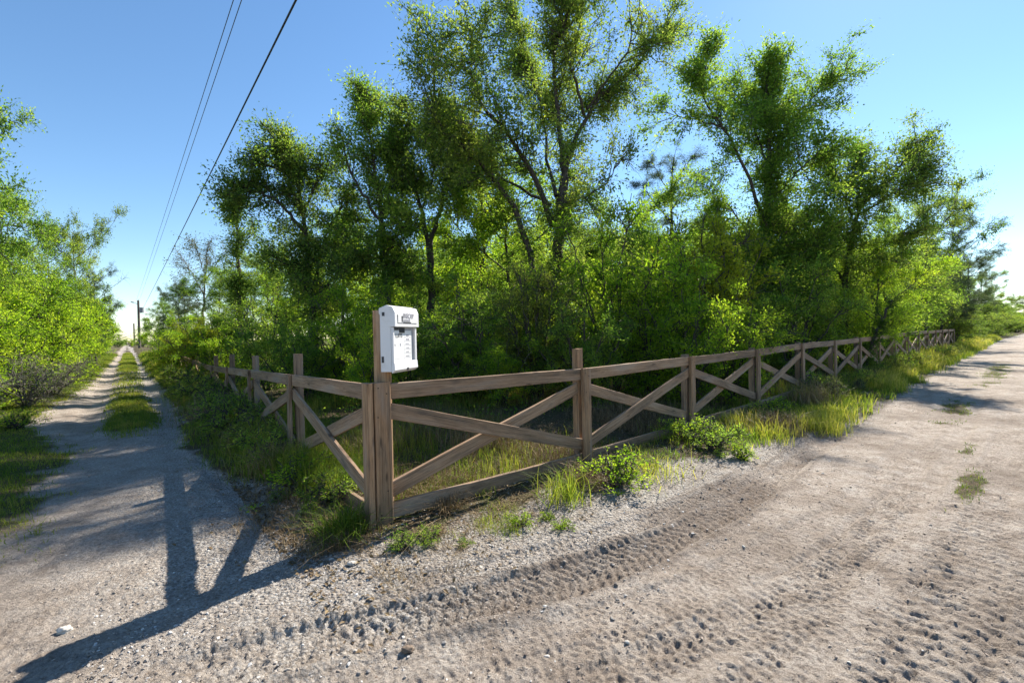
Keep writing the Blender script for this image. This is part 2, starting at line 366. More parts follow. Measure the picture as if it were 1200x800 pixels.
def ground_mat():
    m, nt, out = new_mat('sand_and_soil')
    tc = N(nt, 'TexCoord')
    A = lambda n: N(nt, 'Attribute', attribute_name=n).outputs['Fac']
    def noise(s, d=5., r=.6):
        n = N(nt, 'TexNoise', i_Scale=s, i_Detail=d, i_Roughness=r); nt.links.new(tc.outputs['Object'], n.inputs['Vector']); return n.outputs['Fac']
    big, mid, fin, grit = noise(.7, 4.), noise(4.5, 6.), noise(34., 8., .75), noise(150., 4., .75)
    sand = ramp(nt, mid, [(.3, (.258, .212, .172)), (.5, (.365, .314, .266)), (.7, (.432, .384, .336))])
    sand = mixc(nt, .8, sand, ramp(nt, fin, [(.34, (.42, .38, .36)), (.5, (1., 1., 1.)), (.66, (1.3, 1.3, 1.3))]), 'MULTIPLY')
    sand = mixc(nt, .7, sand, ramp(nt, grit, [(.36, (.5, .47, .46)), (.5, (1, 1, 1)), (.64, (1.35, 1.35, 1.35))]), 'MULTIPLY')
    # organic darker drifts in the wheel zone
    sand = mixc(nt, ramp(nt, big, [(.46, (0, 0, 0)), (.68, (.6, .6, .6))]), sand, (.165, .128, .10))
    vo = N(nt, 'TexVoronoi', i_Scale=95.); nt.links.new(tc.outputs['Object'], vo.inputs['Vector'])
    vo2 = N(nt, 'TexVoronoi', i_Scale=42.); nt.links.new(tc.outputs['Object'], vo2.inputs['Vector'])
    gr = ramp(nt, N(nt, 'SeparateColor').outputs[0], [(0., (1, 1, 1)), (1., (1, 1, 1))])
    sp = N(nt, 'SeparateColor'); nt.links.new(vo.outputs['Color'], sp.inputs[0])
    gcol = ramp(nt, sp.outputs[0], [(0., (.17, .145, .125)), (.35, (.34, .31, .275)), (.8, (.45, .422, .388)), (1., (.57, .55, .52))])
    gcol = mixc(nt, .6, gcol, ramp(nt, fin, [(.3, (.5, .48, .45)), (.6, (1.1, 1.1, 1.1))]), 'MULTIPLY')
    base = mixc(nt, math_n(nt, 'MULTIPLY', A('gravel'), ramp(nt, mid, [(.35, (.35, .35, .35)), (.6, (.95, .95, .95))])), sand, gcol)
    base = mixc(nt, math_n(nt, 'MULTIPLY', A('damp'), .75), base, (.10, .072, .055))
    soil = ramp(nt, fin, [(.3, (.035, .026, .016)), (.5, (.105, .08, .05)), (.72, (.20, .155, .10))])
    soil = mixc(nt, ramp(nt, mid, [(.42, (0, 0, 0)), (.6, (.6, .6, .6))]), soil, (.06, .075, .022))
    vm = ramp(nt, math_n(nt, 'ADD', A('veg'), math_n(nt, 'MULTIPLY', math_n(nt, 'SUBTRACT', fin, .5), .9)), [(.35, (0, 0, 0)), (.7, (1, 1, 1))])
    col = mixc(nt, vm, base, soil)
    pb = N(nt, 'BsdfPrincipled'); pb.inputs['Roughness'].default_value = .95; pb.inputs['Specular IOR Level'].default_value = .084
    nt.links.new(col, pb.inputs['Base Color'])
    stones = math_n(nt, 'MULTIPLY', math_n(nt, 'SUBTRACT', .55, vo2.outputs['Distance']), A('gravel'))
    hgt = math_n(nt, 'ADD', math_n(nt, 'ADD', fin, math_n(nt, 'MULTIPLY', grit, .35)), math_n(nt, 'MULTIPLY', stones, .9))
    bp = N(nt, 'Bump', i_Strength=1., i_Distance=.03); nt.links.new(hgt, bp.inputs['Height'])
    nt.links.new(bp.outputs[0], pb.inputs['Normal'])
    nt.links.new(pb.outputs[0], out.inputs['Surface']); return m

GM = ground_mat()
tag(link('ground', build_ground(), GM), kind='structure')
def gz(x, y, full=False):
    x = np.atleast_1d(np.asarray(x, float)); y = np.atleast_1d(np.asarray(y, float))
    return ground_z(x, y, full)[0]
def gz1(x, y): return float(gz(x, y)[0])

# ------------------------------------------------------------------ foliage and wood builders
def leaves_mesh(name, C, size, tone, up=.5, asp=.5, fold=.12, axis=None, rng=RNG):
    n = len(C)
    nrm = unit(rng.normal(size=(n, 3))+np.array([0, 0, up]))
    a = rng.normal(size=(n, 3)) if axis is None else axis+.35*rng.normal(size=(n, 3))
    a = unit(a-nrm*np.sum(a*nrm, 1, keepdims=True)); b = np.cross(nrm, a)
    l = (size*rng.uniform(.65, 1.3, n))[:, None]; w = l*asp
    V = np.empty((n, 4, 3), np.float32)
    V[:, 0] = C-a*l*.5; V[:, 2] = C+a*l*.5
    V[:, 1] = C+b*w*.5+nrm*l*fold-a*l*.05; V[:, 3] = C-b*w*.5+nrm*l*fold-a*l*.05
    f = np.arange(n*4, dtype=np.int32).reshape(n, 4)
    return np_mesh(name, V.reshape(-1, 3), [f], fattr={'tone': np.clip(tone, 0, 1)})

def tubes(P, Rad, sides):
    """P (n,k,3), Rad (n,k): one tapered tube per row -> verts, quads"""
    n, k, _ = P.shape
    T = np.empty_like(P); T[:, 1:-1] = P[:, 2:]-P[:, :-2]; T[:, 0] = P[:, 1]-P[:, 0]; T[:, -1] = P[:, -1]-P[:, -2]
    T = unit(T)
    ref = np.where(np.abs(T[:, :1, 2:3]) > .9, np.array([1., 0, 0]), np.array([0, 0, 1.])); ref = np.broadcast_to(ref, T.shape)
    A = unit(np.cross(T, ref)); B = np.cross(T, A)
    ph = np.linspace(0, 2*np.pi, sides, endpoint=False)
    ring = A[:, :, None, :]*np.cos(ph)[None, None, :, None]+B[:, :, None, :]*np.sin(ph)[None, None, :, None]
    V = P[:, :, None, :]+ring*Rad[:, :, None, None]
    base = (np.arange(n)[:, None, None]*k+np.arange(k-1)[None, :, None])*sides
    j = np.arange(sides)[None, None, :]; j2 = (j+1) % sides
    Fq = np.stack([base+j, base+j2, base+sides+j2, base+sides+j], -1).reshape(-1, 4)
    return V.reshape(-1, 3), Fq

class Soup:
    def __init__(s): s.V = []; s.F = []; s.n = 0
    def add(s, V, Fq): s.V.append(V); s.F.append(Fq+s.n); s.n += len(V)
    def mesh(s, name, **kw): return np_mesh(name, np.concatenate(s.V), [np.concatenate(s.F)], smooth=True, **kw)

def resample(pts, k, wob, rng):
    pts = np.asarray(pts, float); d = np.concatenate([[0], np.cumsum(np.linalg.norm(np.diff(pts, axis=0), axis=1))])
    t = np.linspace(0, d[-1], k); q = np.stack([np.interp(t, d, pts[:, i]) for i in range(3)], 1)
    for _ in range(2): q[1:-1] = (q[:-2]+2*q[1:-1]+q[2:])/4
    q[1:-1] += rng.normal(size=(k-2, 3))*wob
    return q, d[-1]

def grow(limbs, rng, n1=60, n2=7, len1=1.0, len2=.38, nl=26, leaf=.06, spread=.09, up1=.35, bare=.06, out_bias=.6,
         tone_mid=.42, tone_amp=.32, leaf_up=.5, asp=.5, r1=.016, flat=0., trunk_leaf=0, vine=0, t2=.2, taper=.55):
    """limbs: (pts, r0, r1, tmin, weight).  Returns wood mesh, leaf mesh."""
    wood = Soup(); LP = []; LT = []; W = []
    for pts, ra, rb, tmin, wt in limbs:
        k = 16; q, L = resample(pts, k, .02+.012*min(1, ra*8), rng)
        rad = ra+(rb-ra)*np.linspace(0, 1, k)**.85
        wood.add(*tubes(q[None], rad[None], 8 if ra > .05 else 6))
        LP.append(q); LT.append((tmin, rad)); W.append(L*wt*(1-tmin))
    W = np.array(W); W /= max(W.sum(), 1e-9)
    cen = np.concatenate(LP).mean(0)
    pick = rng.choice(len(limbs), n1, p=W)
    P0 = np.empty((n1, 3)); T0 = np.empty((n1, 3)); t0 = np.empty(n1)
    for i, li in enumerate(pick):
        q = LP[li]; tmin = LT[li][0]; t = tmin+(1-tmin)*rng.random()
        if rng.random() < .03: t = 1.
        x = t*(len(q)-1); k = min(int(x), len(q)-2); P0[i] = q[k]+(q[k+1]-q[k])*(x-k); T0[i] = q[k+1]-q[k]; t0[i] = t
    T0 = unit(T0); outw = P0-cen; outw[:, 2] *= .3; outw = unit(outw)
    D = unit(rng.normal(size=(n1, 3))*.75+T0*.55+outw*out_bias+np.array([0, 0, up1]))
    D[:, 2] *= (1-flat); D = unit(D)
    L1 = len1*rng.uniform(.45, 1.3, n1)*(1.12-taper*t0)
    def shoot(P, D, L, k, droop, wob):
        s = np.linspace(0, 1, k)[None, :, None]; n = len(P)
        bend = rng.normal(size=(n, 1, 3))*wob; bend[:, :, 2] += droop
        q = P[:, None, :]+D[:, None, :]*L[:, None, None]*s+bend*(s**2)*L[:, None, None]
        q[:, 1:] += rng.normal(size=(n, k-1, 3))*.03*L[:, None, None]
        return q
    Q1 = shoot(P0, D, L1, 6, -.06, .18)
    ra = np.minimum(r1, .006+.018*L1)[:, None]*np.linspace(1, .3, 6)[None]
    wood.add(*tubes(Q1, ra, 5))
    n = n1*n2; idx = np.repeat(np.arange(n1), n2); t = t2+(1-t2)*rng.random(n)**.8; t[::n2] = 1.
    x = t*5; k = np.minimum(x.astype(int), 4); fr = (x-k)[:, None]
    P = Q1[idx, k]*(1-fr)+Q1[idx, k+1]*fr; T = unit(Q1[idx, k+1]-Q1[idx, k])
    D2 = rng.normal(size=(n, 3))*.8+T*.7+np.array([0, 0, .18]); D2[:, 2] *= (1-flat); D2 = unit(D2)
    L2 = len2*rng.uniform(.45, 1.3, n)
    Q2 = shoot(P, D2, L2, 4, -.08, .2)
    wood.add(*tubes(Q2, np.broadcast_to(np.array([.0055, .0045, .0035, .0018])[None], (n, 4)), 3))
    # leaves
    bareb = rng.random(n1) < bare
    keep = np.where(~bareb[idx])[0]
    li = np.repeat(keep, nl); m = len(li)
    t = rng.uniform(.1, 1.08, m)*3; k = np.clip(t.astype(int), 0, 2); fr = (t-k)[:, None]
    C = Q2[li, k]*(1-fr)+Q2[li, k+1]*fr+rng.normal(size=(m, 3))*spread*np.array([1, 1, .8])
    tb = rng.normal(size=n1)*.5; tt = rng.normal(size=n)*.55
    tone = tone_mid+tone_amp*(tb[idx[li]]+tt[li]*.7+rng.normal(size=m)*.5)
    ax = unit(Q2[li, 3]-Q2[li, 0])
    for ql, rl, trunk_leaf in ([(LP[0], LT[0][1], trunk_leaf)] if trunk_leaf else [])+([(LP[vine], LT[vine][1], 2600)] if vine else []):
        k = (rng.random(trunk_leaf)**1.3*.66*(len(ql)-1)).astype(int); fr = rng.random((trunk_leaf, 1))
        c = ql[k]*(1-fr)+ql[k+1]*fr; c[:, 2] += 0
        off = unit(rng.normal(size=(trunk_leaf, 3))*np.array([1, 1, .5]))*(rl[k][:, None]+rng.gamma(2., .07, (trunk_leaf, 1)))
        C = np.vstack([C, c+off]); tone = np.append(tone, tone_mid-.06+tone_amp*.6*rng.normal(size=trunk_leaf)); ax = np.vstack([ax, unit(off)])
    C[:, 2] = np.maximum(C[:, 2], .03)
    return wood.mesh('wood'), leaves_mesh('leaves', C, leaf, tone, leaf_up, asp, axis=ax, rng=rng)

def tree_obj(name, base, limbs_world, label, leafm, barkm, seed, group=None, crown='crown', trunk='trunk', cat='tree', **kw):
    rng = np.random.default_rng(seed)
    base = np.array(base, float)
    root = empty(name, base, 0, label, cat, group)
    limbs = [(np.asarray(p)-base, a, b, t, w) for (p, a, b, t, w) in limbs_world]
    wm, lm = grow(limbs, rng, **kw)
    wm.name = name+'_'+trunk; lm.name = name+'_'+crown
    link(trunk, wm, M[barkm], root); link(crown, lm, M[leafm], root)
    return root

def hero(name, dep, limbs, label, leafm, seed, barkm='bark', **kw):
    """limbs: (list of (px,py,extra depth), r0, r1, tmin, weight) measured on the photo, then given depth"""
    out = []
    for pts, a, b, t, w in limbs:
        out.append((np.array([at_depth(p[0], p[1], dep+(p[2] if len(p) > 2 else 0)) for p in pts]), a, b, t, w))
    b0 = out[0][0][0].copy(); zg = gz1(b0[0], b0[1])
    out[0][0][0][2] = zg-.05
    return tree_obj(name, (b0[0], b0[1], zg-.02), out, label, M and leafm, barkm, seed, **kw)

# ------------------------------------------------------------------ hero trees
hero('oak_tree', 12, [
    ([(648, 430), (650, 380), (652, 320), (655, 282), (660, 230)], .19, .11, .3, .9),
    ([(655, 290), (662, 220, .3), (656, 150, .5), (648, 80, .4), (655, 20, .2), (662, -25, 0)], .11, .02, .25, 1.1),
    ([(640, 430, .2), (630, 340, 0), (621, 285, -.2), (599, 232, -.5), (584, 206, -.7), (554, 184, -.9), (501, 148, -1.2), (509, 105, -1.1), (514, 60, -1.)], .12, .02, .55, .8),
    ([(648, 265), (629, 210, -.4), (610, 176, -.7), (591, 150, -1.), (565, 127, -1.2), (552, 94, -1.3), (554, 37, -1.2)], .085, .018, .3, 1.),
    ([(655, 250), (659, 214, .3), (670, 176, .5), (685, 139, .8), (700, 112, 1.), (745, 88, 1.4), (771, 45, 1.6), (786, 20, 1.7)], .09, .014, .35, .8),
    ([(688, 128, .8), (719, 82, .6), (741, 58, .4), (737, -5, .3)], .04, .01, .4, .45),
    ([(685, 137, .8), (676, 97, .2), (666, 75, 0), (659, 8, -.3), (657, -20, -.3)], .05, .012, .3, .9),
    ([(652, 230), (642, 190, 1.0), (635, 120, 1.5), (612, 60, 1.6), (604, 20, 1.5)], .06, .012, .25, 1.1),
    ([(645, 240), (600, 215, .8), (560, 190, 1.2), (535, 130, 1.4), (528, 95, 1.4)], .05, .012, .4, .6),
    ([(655, 240), (690, 230, -.5), (712, 215, -.6), (722, 190, -.7)], .035, .01, .3, .45),
], 'tallest tree, a spreading oak with long bare-tipped limbs in the middle of the wood', 'leaf_oak', 101,
     n1=360, n2=16, len1=1.3, len2=.48, nl=15, leaf=.080, spread=.092, bare=.08, t2=.3, taper=.5, up1=.2, trunk_leaf=8500, vine=2, tone_mid=.5)

hero('laurel_tree', 16, [
    ([(895, 420), (896, 350), (896, 281), (904, 187), (899, 136), (901, 88)], .17, .03, .14, 2.2),
    ([(898, 262), (872, 190, -.5), (842, 141, -.9), (816, 107, -1.2), (829, 72, -1.3)], .07, .014, .35, 1.),
    ([(850, 150, -.8), (815, 140, -1.0), (782, 132, -1.2)], .035, .01, .3, .6),
    ([(903, 205), (918, 153, .5), (952, 115, .8), (990, 84, 1.)], .06, .01, .25, 1.),
    ([(903, 235), (940, 195, -.6), (975, 165, -.8)], .04, .01, .3, .7),
    ([(900, 190), (880, 140, .8), (870, 95, 1.)], .04, .012, .3, .8),
    ([(897, 300), (860, 250, .4), (835, 215, .6)], .04, .012, .3, .9), ([(896, 340), (865, 300, .6), (850, 270, .8)], .04, .012, .3, 1.), ([(896, 345), (930, 310, -.5), (945, 285, -.6)], .04, .012, .3, 1.),
    ([(897, 290), (935, 260, .2), (965, 240, .4)], .04, .012, .3, .7),
], 'tall leafy laurel with a vine-clad trunk and crown leaning out left, behind the right fence', 'leaf_mid', 102,
     n1=380, n2=16, len1=1.45, len2=.54, nl=15, leaf=.094, spread=.105, bare=.03, t2=.3, taper=.55, up1=.2, trunk_leaf=6500, tone_mid=.48)

hero('leaning_tree', 16, [
    ([(985, 400), (990, 330), (1000, 265), (1012, 235)], .13, .06, .3, .6),
    ([(1008, 240), (1040, 216, .3), (1060, 190, .5), (1072, 163, .6)], .06, .01, .15, .9),
    ([(1012, 250), (1048, 226, -.4), (1075, 205, -.5)], .05, .01, .2, .8),
    ([(1000, 260), (985, 220, .5), (975, 195, .7)], .05, .01, .2, .9),
    ([(1004, 245), (1010, 205, .7), (1004, 180, 1)], .04, .01, .2, .8),
    ([(992, 320), (1035, 285, -.6), (1060, 270, -.8)], .05, .012, .25, 1.),
    ([(990, 330), (955, 290, .4), (930, 270, .6)], .05, .012, .25, 1.),
], 'mid-height tree with a bare twiggy limb reaching up right into the sky', 'leaf_oak', 103,
     n1=190, n2=15, len1=1.4, len2=.5, nl=14, leaf=.092, spread=.105, bare=.14, t2=.28, taper=.55, up1=.2, tone_mid=.48, trunk_leaf=2000)

hero('forked_tree', 13, [
    ([(507, 430), (505, 370), (504, 318), (503, 285)], .13, .10, .6, .4),
    ([(503, 290), (494, 245, -.2), (481, 205, -.4), (472, 165, -.5), (480, 135, -.5)], .08, .014, .25, 1.),
    ([(504, 285), (516, 245, .3), (529, 200, .5), (530, 165, .6), (520, 140, .7)], .08, .014, .25, 1.),
    ([(494, 245), (510, 200, .8), (505, 160, 1.)], .04, .012, .2, .9),
    ([(520, 235, .3), (548, 215, 0), (562, 190, -.2)], .04, .01, .2, .6),
], 'dark-barked tree forking into two clear stems left of the tallest oak', 'leaf_oak', 104,
     n1=125, n2=19, len1=1.0, len2=.38, nl=14, leaf=.078, spread=.085, t2=.4, taper=.65, up1=.2, bare=.06, tone_mid=.46)

hero('slender_tree', 12, [
    ([(456, 430), (453, 330), (448, 250), (440, 200), (431, 155), (426, 120)], .13, .016, .3, 1.3),
    ([(449, 265), (424, 225, -.4), (406, 195, -.6), (402, 165, -.6)], .05, .012, .25, .9),
    ([(449, 255), (466, 195, .5), (458, 145, .7), (452, 125, .7)], .055, .012, .25, 1.),
    ([(451, 300), (476, 262, -.4), (484, 235, -.5)], .045, .012, .25, .8),
    ([(452, 310), (425, 280, .4), (408, 262, .5)], .045, .012, .25, .8),
], 'slender pale-green tree with a narrow upright crown above the white box', 'leaf_mid', 105,
     n1=175, n2=15, len1=.95, len2=.42, nl=14, leaf=.077, spread=.09, t2=.4, taper=.66, up1=.15, bare=.05, tone_mid=.52, trunk_leaf=1800)

hero('shady_tree', 12, [
    ([(368, 430), (367, 352), (358, 282), (355, 240), (345, 195), (328, 168)], .14, .014, .3, 1.2),
    ([(358, 272), (325, 235, -.3), (298, 222, -.5), (284, 240, -.6)], .055, .012, .3, .8),
    ([(366, 340), (378, 285, .4), (398, 245, .5), (412, 232, .5)], .06, .012, .3, .9),
    ([(356, 248), (374, 205, .4), (386, 190, .5)], .045, .01, .25, .7),
    ([(350, 215), (320, 195, -.3), (300, 190, -.4)], .035, .01, .3, .7),
    ([(366, 345), (335, 310, -.3), (318, 300, -.4)], .05, .012, .3, .9),
    ([(367, 350), (395, 320, -.5), (412, 305, -.6)], .05, .012, .3, .9),
], 'dark dense tree with an airy top reaching up left, behind the left fence', 'leaf_oak', 106,
     n1=195, n2=15, len1=1.0, len2=.44, nl=14, leaf=.077, spread=.09, t2=.4, taper=.66, up1=.15, bare=.05, tone_mid=.46, trunk_leaf=2600)

hero('vine_clad_tree', 14, [
    ([(281, 430), (280, 360), (279, 300), (277, 262), (274, 248)], .11, .03, .1, 1.),
    ([(279, 300), (292, 275, .1), (296, 262, .2)], .03, .01, .2, .4),
], 'narrow column-like tree wrapped in dark vines beside the left lane', 'leaf_oak', 107,
     n1=80, n2=7, len1=.5, len2=.26, nl=26, leaf=.06, spread=.09, bare=.0, tone_mid=.3, trunk_leaf=5500)

hero('bare_tree', 25, [
    ([(238, 430), (238, 370), (240, 320), (243, 292)], .10, .02, .45, 1.),
    ([(239, 345), (222, 315, .3), (212, 298, .4)], .04, .01, .3, 1.), ([(240, 330), (256, 305, -.3), (266, 292, -.4)], .04, .01, .3, 1.),
    ([(240, 320), (232, 298, -.5), (228, 284, -.6)], .03, .01, .3, .8), ([(238, 352), (252, 335, .5), (262, 325, .6)], .03, .01, .3, .8),
], 'nearly bare grey-green tree with fine twigs against the sky beside the power lines', 'leaf_grey', 108, barkm='bark_grey',
     n1=80, n2=9, len1=1.1, len2=.5, nl=5, leaf=.09, spread=.12, bare=.25, tone_mid=.35)

hero('pine_tree', 21, [
    ([(788, 420), (787, 330), (786, 260), (788, 215), (790, 185)], .16, .03, .55, .8),
    ([(786, 262), (765, 235, -.3), (748, 212, -.5)], .045, .012, .45, 1.), ([(787, 245), (806, 222, .4), (822, 205, .5)], .045, .012, .45, 1.),
    ([(787, 232), (772, 205, .6), (764, 190, .7)], .035, .01, .4, 1.), ([(788, 220), (800, 200, -.5), (812, 182, -.6)], .035, .01, .4, 1.),
    ([(786, 280), (815, 262, -.4), (832, 250, -.5)], .035, .01, .5, .8),
], 'open flat-topped pine with bare crooked branches, seen between the oak and the laurel', 'leaf_pine', 109,
     n1=80, n2=8, len1=.8, len2=.34, nl=40, leaf=.11, spread=.07, bare=.0, tone_mid=.4, asp=.09, flat=.45, leaf_up=0.)

hero('leaning_shrub', 14.2, [
    ([(1012, 428), (1022, 400), (1036, 372), (1046, 352)], .08, .03, .05, 1.4),
    ([(1030, 385), (1048, 372, .2), (1062, 366, .3)], .025, .008, .1, 1.),
    ([(1034, 375), (1024, 358, .2), (1020, 346, .3)], .025, .008, .1, .8),
], 'dark vine-clad stub of a tree leaning right across the right fence', 'leaf_oak', 111, cat='shrub',
     n1=22, n2=10, len1=.28, len2=.16, nl=14, leaf=.055, spread=.05, bare=0, tone_mid=.2, trunk_leaf=2000)

# ------------------------------------------------------------------ prototypes for repeats
def proto_tree(name, H, seed, leafm, barkm='bark', nlimb=11, wid=.30, tmin=.14, **kw):
    rng = np.random.default_rng(seed)
    top = np.array([rng.normal()*.25, rng.normal()*.25, H*.97])
    tr = np.array([[0, 0, -.05], top*.3+rng.normal(size=3)*.08, top*.6+rng.normal(size=3)*.12, top])
    limbs = [(tr, H*.013, .012, .25, 1.3)]
    for i in range(nlimb):
        f = tmin+(.92-tmin)*(i+rng.random()*.6)/nlimb; az = i*2.4+rng.random()*.7
        p = np.array([np.interp(f, [0, .3, .6, 1], tr[:, k]) for k in range(3)])
        L = H*wid*(1.15-.75*abs(f-.5)*1.3)*rng.uniform(.7, 1.15); rise = rng.uniform(.35, .9)
        d = np.array([math.cos(az), math.sin(az), 0])
        pts = np.array([p, p+d*L*.4+[0, 0, L*rise*.35], p+d*L*.8+[0, 0, L*rise*.8], p+d*L+[0, 0, L*rise*1.1]])
        limbs.append((pts, H*.0042, .008, .2, 1.))
    wm, lm = grow(limbs, rng, **kw)
    return (name, wm, lm, leafm, barkm, H)

def proto_shrub(name, H, seed, leafm, nst=13, wid=.5, barkm='bark', **kw):
    rng = np.random.default_rng(seed); limbs = []
    for i in range(nst):
        az = i*2.4+rng.random(); sp = wid*H*math.sqrt((i+.5)/nst)*rng.uniform(.75, 1.1); h = H*(1-.42*(i/nst)**1.5)*rng.uniform(.8, 1.)
        d = np.array([math.cos(az), math.sin(az), 0])
        limbs.append((np.array([d*.06, d*sp*.35+[0, 0, h*.38], d*sp*.75+[0, 0, h*.72], d*sp+[0, 0, h*.96]]), .018+.004*H, .006, .12, 1.))
    wm, lm = grow(limbs, rng, **kw)
    return (name, wm, lm, leafm, barkm, H)

made = {}
def place(pr, x, y, h, rz, label, group, cat, stretch=1., name=None, leafm=None, parts=('trunk', 'crown')):
    """first use builds the thing, later ones copy it"""
    nm, wm, lm, lmat, barkm, H = pr
    lmat = leafm or lmat; s = h/H; key = (id(lm), lmat)
    z = gz1(x, y)-.03
    if key not in made:
        root = empty(name or nm, (x, y, z), rz, label, cat, group)
        root.scale = (s*stretch, s*stretch, s)
        link(parts[0], wm, M[barkm], root)
        l2 = lm if not lm.materials else lm.copy()
        if l2 is not lm: l2.materials.clear()
        link(parts[1], l2, M[lmat], root); made[key] = root
        return root
    r = dup(made[key], (x, y, z), rz, (s*stretch, s*stretch, s), label, group, cat)
    if name: r.name = name
    return r

TK = dict(n1=105, n2=18, len1=1.45, len2=.50, nl=14, spread=.095, leaf=.094, t2=.4, taper=.4, up1=.2)
T_A = proto_tree('broadleaf_tree', 8, 201, 'leaf_oak', tone_mid=.45, **TK)
T_B = proto_tree('broadleaf_tree', 8, 202, 'leaf_mid', tone_mid=.45, **{**TK, 'n1': 118})
T_C = proto_tree('broadleaf_tree', 8, 203, 'leaf_mid', wid=.22, nlimb=11, tone_mid=.5, **TK)
T_D = proto_tree('broadleaf_tree', 8, 204, 'leaf_oak', wid=.36, nlimb=8, tmin=.4, tone_mid=.5, **{**TK, 'bare': .15})
T_P = proto_tree('pine_tree', 9, 205, 'leaf_pine', wid=.25, nlimb=14, tmin=.22, n1=190, n2=8, len1=1.05, len2=.40, nl=38, leaf=.13, spread=.085, asp=.1, flat=.4, leaf_up=0., tone_mid=.42)
SK = dict(n1=80, n2=11, len1=.55, len2=.28, nl=16, spread=.055, leaf=.056, t2=.35)
S_A = proto_shrub('shrub', 2.6, 301, 'leaf_bright', tone_mid=.45, **SK)
S_B = proto_shrub('shrub', 2.6, 302, 'leaf_mid', wid=.42, tone_mid=.5, **SK)
S_C = proto_shrub('shrub', 2.6, 303, 'leaf_yellow', wid=.40, tone_mid=.4, **{**SK, 'nl': 20})
S_M = proto_shrub('myrtle_shrub', 3.0, 304, 'leaf_olive', wid=.30, nst=18, tone_mid=.5, n1=190, n2=8, len1=.42, len2=.2, nl=20, spread=.05, leaf=.042, asp=.34, up1=.8)
S_D = proto_shrub('shrub', 2.6, 305, 'leaf_mid', wid=.55, tone_mid=.45, **SK)
S_G = proto_shrub('twiggy_shrub', 1.6, 306, 'leaf_grey', wid=.6, tone_mid=.4, n1=90, n2=7, len1=.5, len2=.3, nl=4, spread=.06, leaf=.045, barkm='bark_grey', bare=.25)
WK = dict(n1=44, n2=5, len1=.24, len2=.10, nl=7, spread=.022, leaf=.032, r1=.003)
W_A = proto_shrub('weed', .42, 401, 'leaf_bright', nst=9, wid=.55, tone_mid=.55, **WK)
W_B = proto_shrub('weed', .42, 402, 'leaf_mid', nst=8, wid=.7, tone_mid=.55, **WK)

def at(px, dep):
    p = at_depth(px, 400, dep); return p[0], p[1]
def hgt(px, top, dep): return float(at_depth(px, top, dep)[2])

# named shrubs in the front rank, measured on the photo: px, top y, depth, proto, stretch, label, leaf
SH = ('stem', 'foliage')
FRONT = [
    (627, 306, 9.0, S_M, 1.05, 'rounded olive-green wax myrtle with fine upright twigs behind the second post', None),
    (716, 262, 10.2, S_A, .9, 'tall bright green shrub just right of the rounded olive myrtle', None),
    (806, 318, 9.0, S_A, .85, 'bright green shrub spilling over the top rail behind the third post', None),
    (832, 236, 12.2, S_C, .8, 'tall yellow-green shrub standing high left of the laurel trunk', None),
    (762, 330, 9.6, S_B, 1., 'light green shrub in the gap between the two bright shrubs', 'leaf_bright'),
    (930, 318, 13.5, S_A, 1.0, 'bright shrub right at the foot of the vine-clad laurel trunk', 'leaf_mid'),
    (858, 350, 9.2, S_B, 1., 'leafy shrub pushing twigs through the right fence before the laurel', 'leaf_bright'),
    (560, 338, 11.5, S_B, 1.1, 'light green shrub in shade left of the rounded olive myrtle', 'leaf_bright'),
    (520, 372, 9.5, S_D, 1., 'dark green shrub right behind the white box', None),
    (585, 392, 8.4, S_D, 1., 'low shrub filling the shade behind the top rail of the first bay', 'leaf_bright'),
    (680, 352, 8.6, S_D, .9, 'dark shrub behind the tall back post of the right fence', None),
    (478, 345, 10.8, S_A, .9, 'light green shrub peeking out left and right of the white box', None),
    (405, 352, 10.2, S_A, 1., 'bright shrub under the dark dense tree left of the sign post', None),
    (350, 372, 9.6, S_D, 1.05, 'dark shrub behind the first tall post of the left fence', None),
    (440, 385, 8.2, S_B, .9, 'shrub directly left of the sign post, behind the left fence', 'leaf_bright'),
    (312, 350, 12.2, S_B, 1., 'shrub between the vine column and the dark dense tree', None),
    (232, 366, 16.5, S_C, 1.0, 'yellowish shrub at the far end of the left railing', None),
    (205, 372, 20., S_A, 1.1, 'bright green shrub leaning over the lane fence', None),
    (262, 378, 13.2, S_A, .95, 'fresh green shrub behind the last tall posts of the left railing', None),
]
for i, (px, ty, dep, pr, st, lab, lm) in enumerate(FRONT):
    x, y = at(px, dep); place(pr, x, y, max(.8, hgt(px, ty, dep)), i*1.7, lab, 'shrubs behind the fence corner', 'shrub', st, leafm=lm, parts=SH)

# shrubs in a row along the right fence, further out
kinds = [S_A, S_B, S_A, S_D, S_C, S_B, S_A]
for i in range(15):
    u = 11.+i*2.4+(i > 7)*(i-7)*1.3; x, y = R2W(u, -(2.1 if i < 4 else 1.6)-.5*random.random())
    place(kinds[i % 7], x, y, random.uniform(2.2, 3.2)*(.85 if i < 4 else 1 if i < 9 else 1.15), i*2.1,
          ['bright shrub in the row hugging the right fence', 'mid-green shrub in the row hugging the right fence', 'bright shrub in the row hugging the right fence', 'dark shrub in the row hugging the right fence', 'yellow-green shrub in the row hugging the right fence', 'mid-green shrub in the row hugging the right fence', 'bright shrub in the row hugging the right fence'][i % 7],
          'shrubs along the right fence', 'shrub', random.uniform(.9, 1.15), leafm='leaf_mid' if i % 7 == 0 and i > 0 else None, parts=SH)
for i in range(13):
    u = 46+i*5.2+i*i*.35; x, y = R2W(u, -.9-1.2*random.random())
    place([S_B, S_D, S_A][i % 3], x, y, random.uniform(2.8, 4.6), i*1.9, 'far dark thicket shrub past the end of the right fence', 'thicket shrubs past the end of the right fence', 'shrub', 1.45, parts=SH, leafm='leaf_oak')
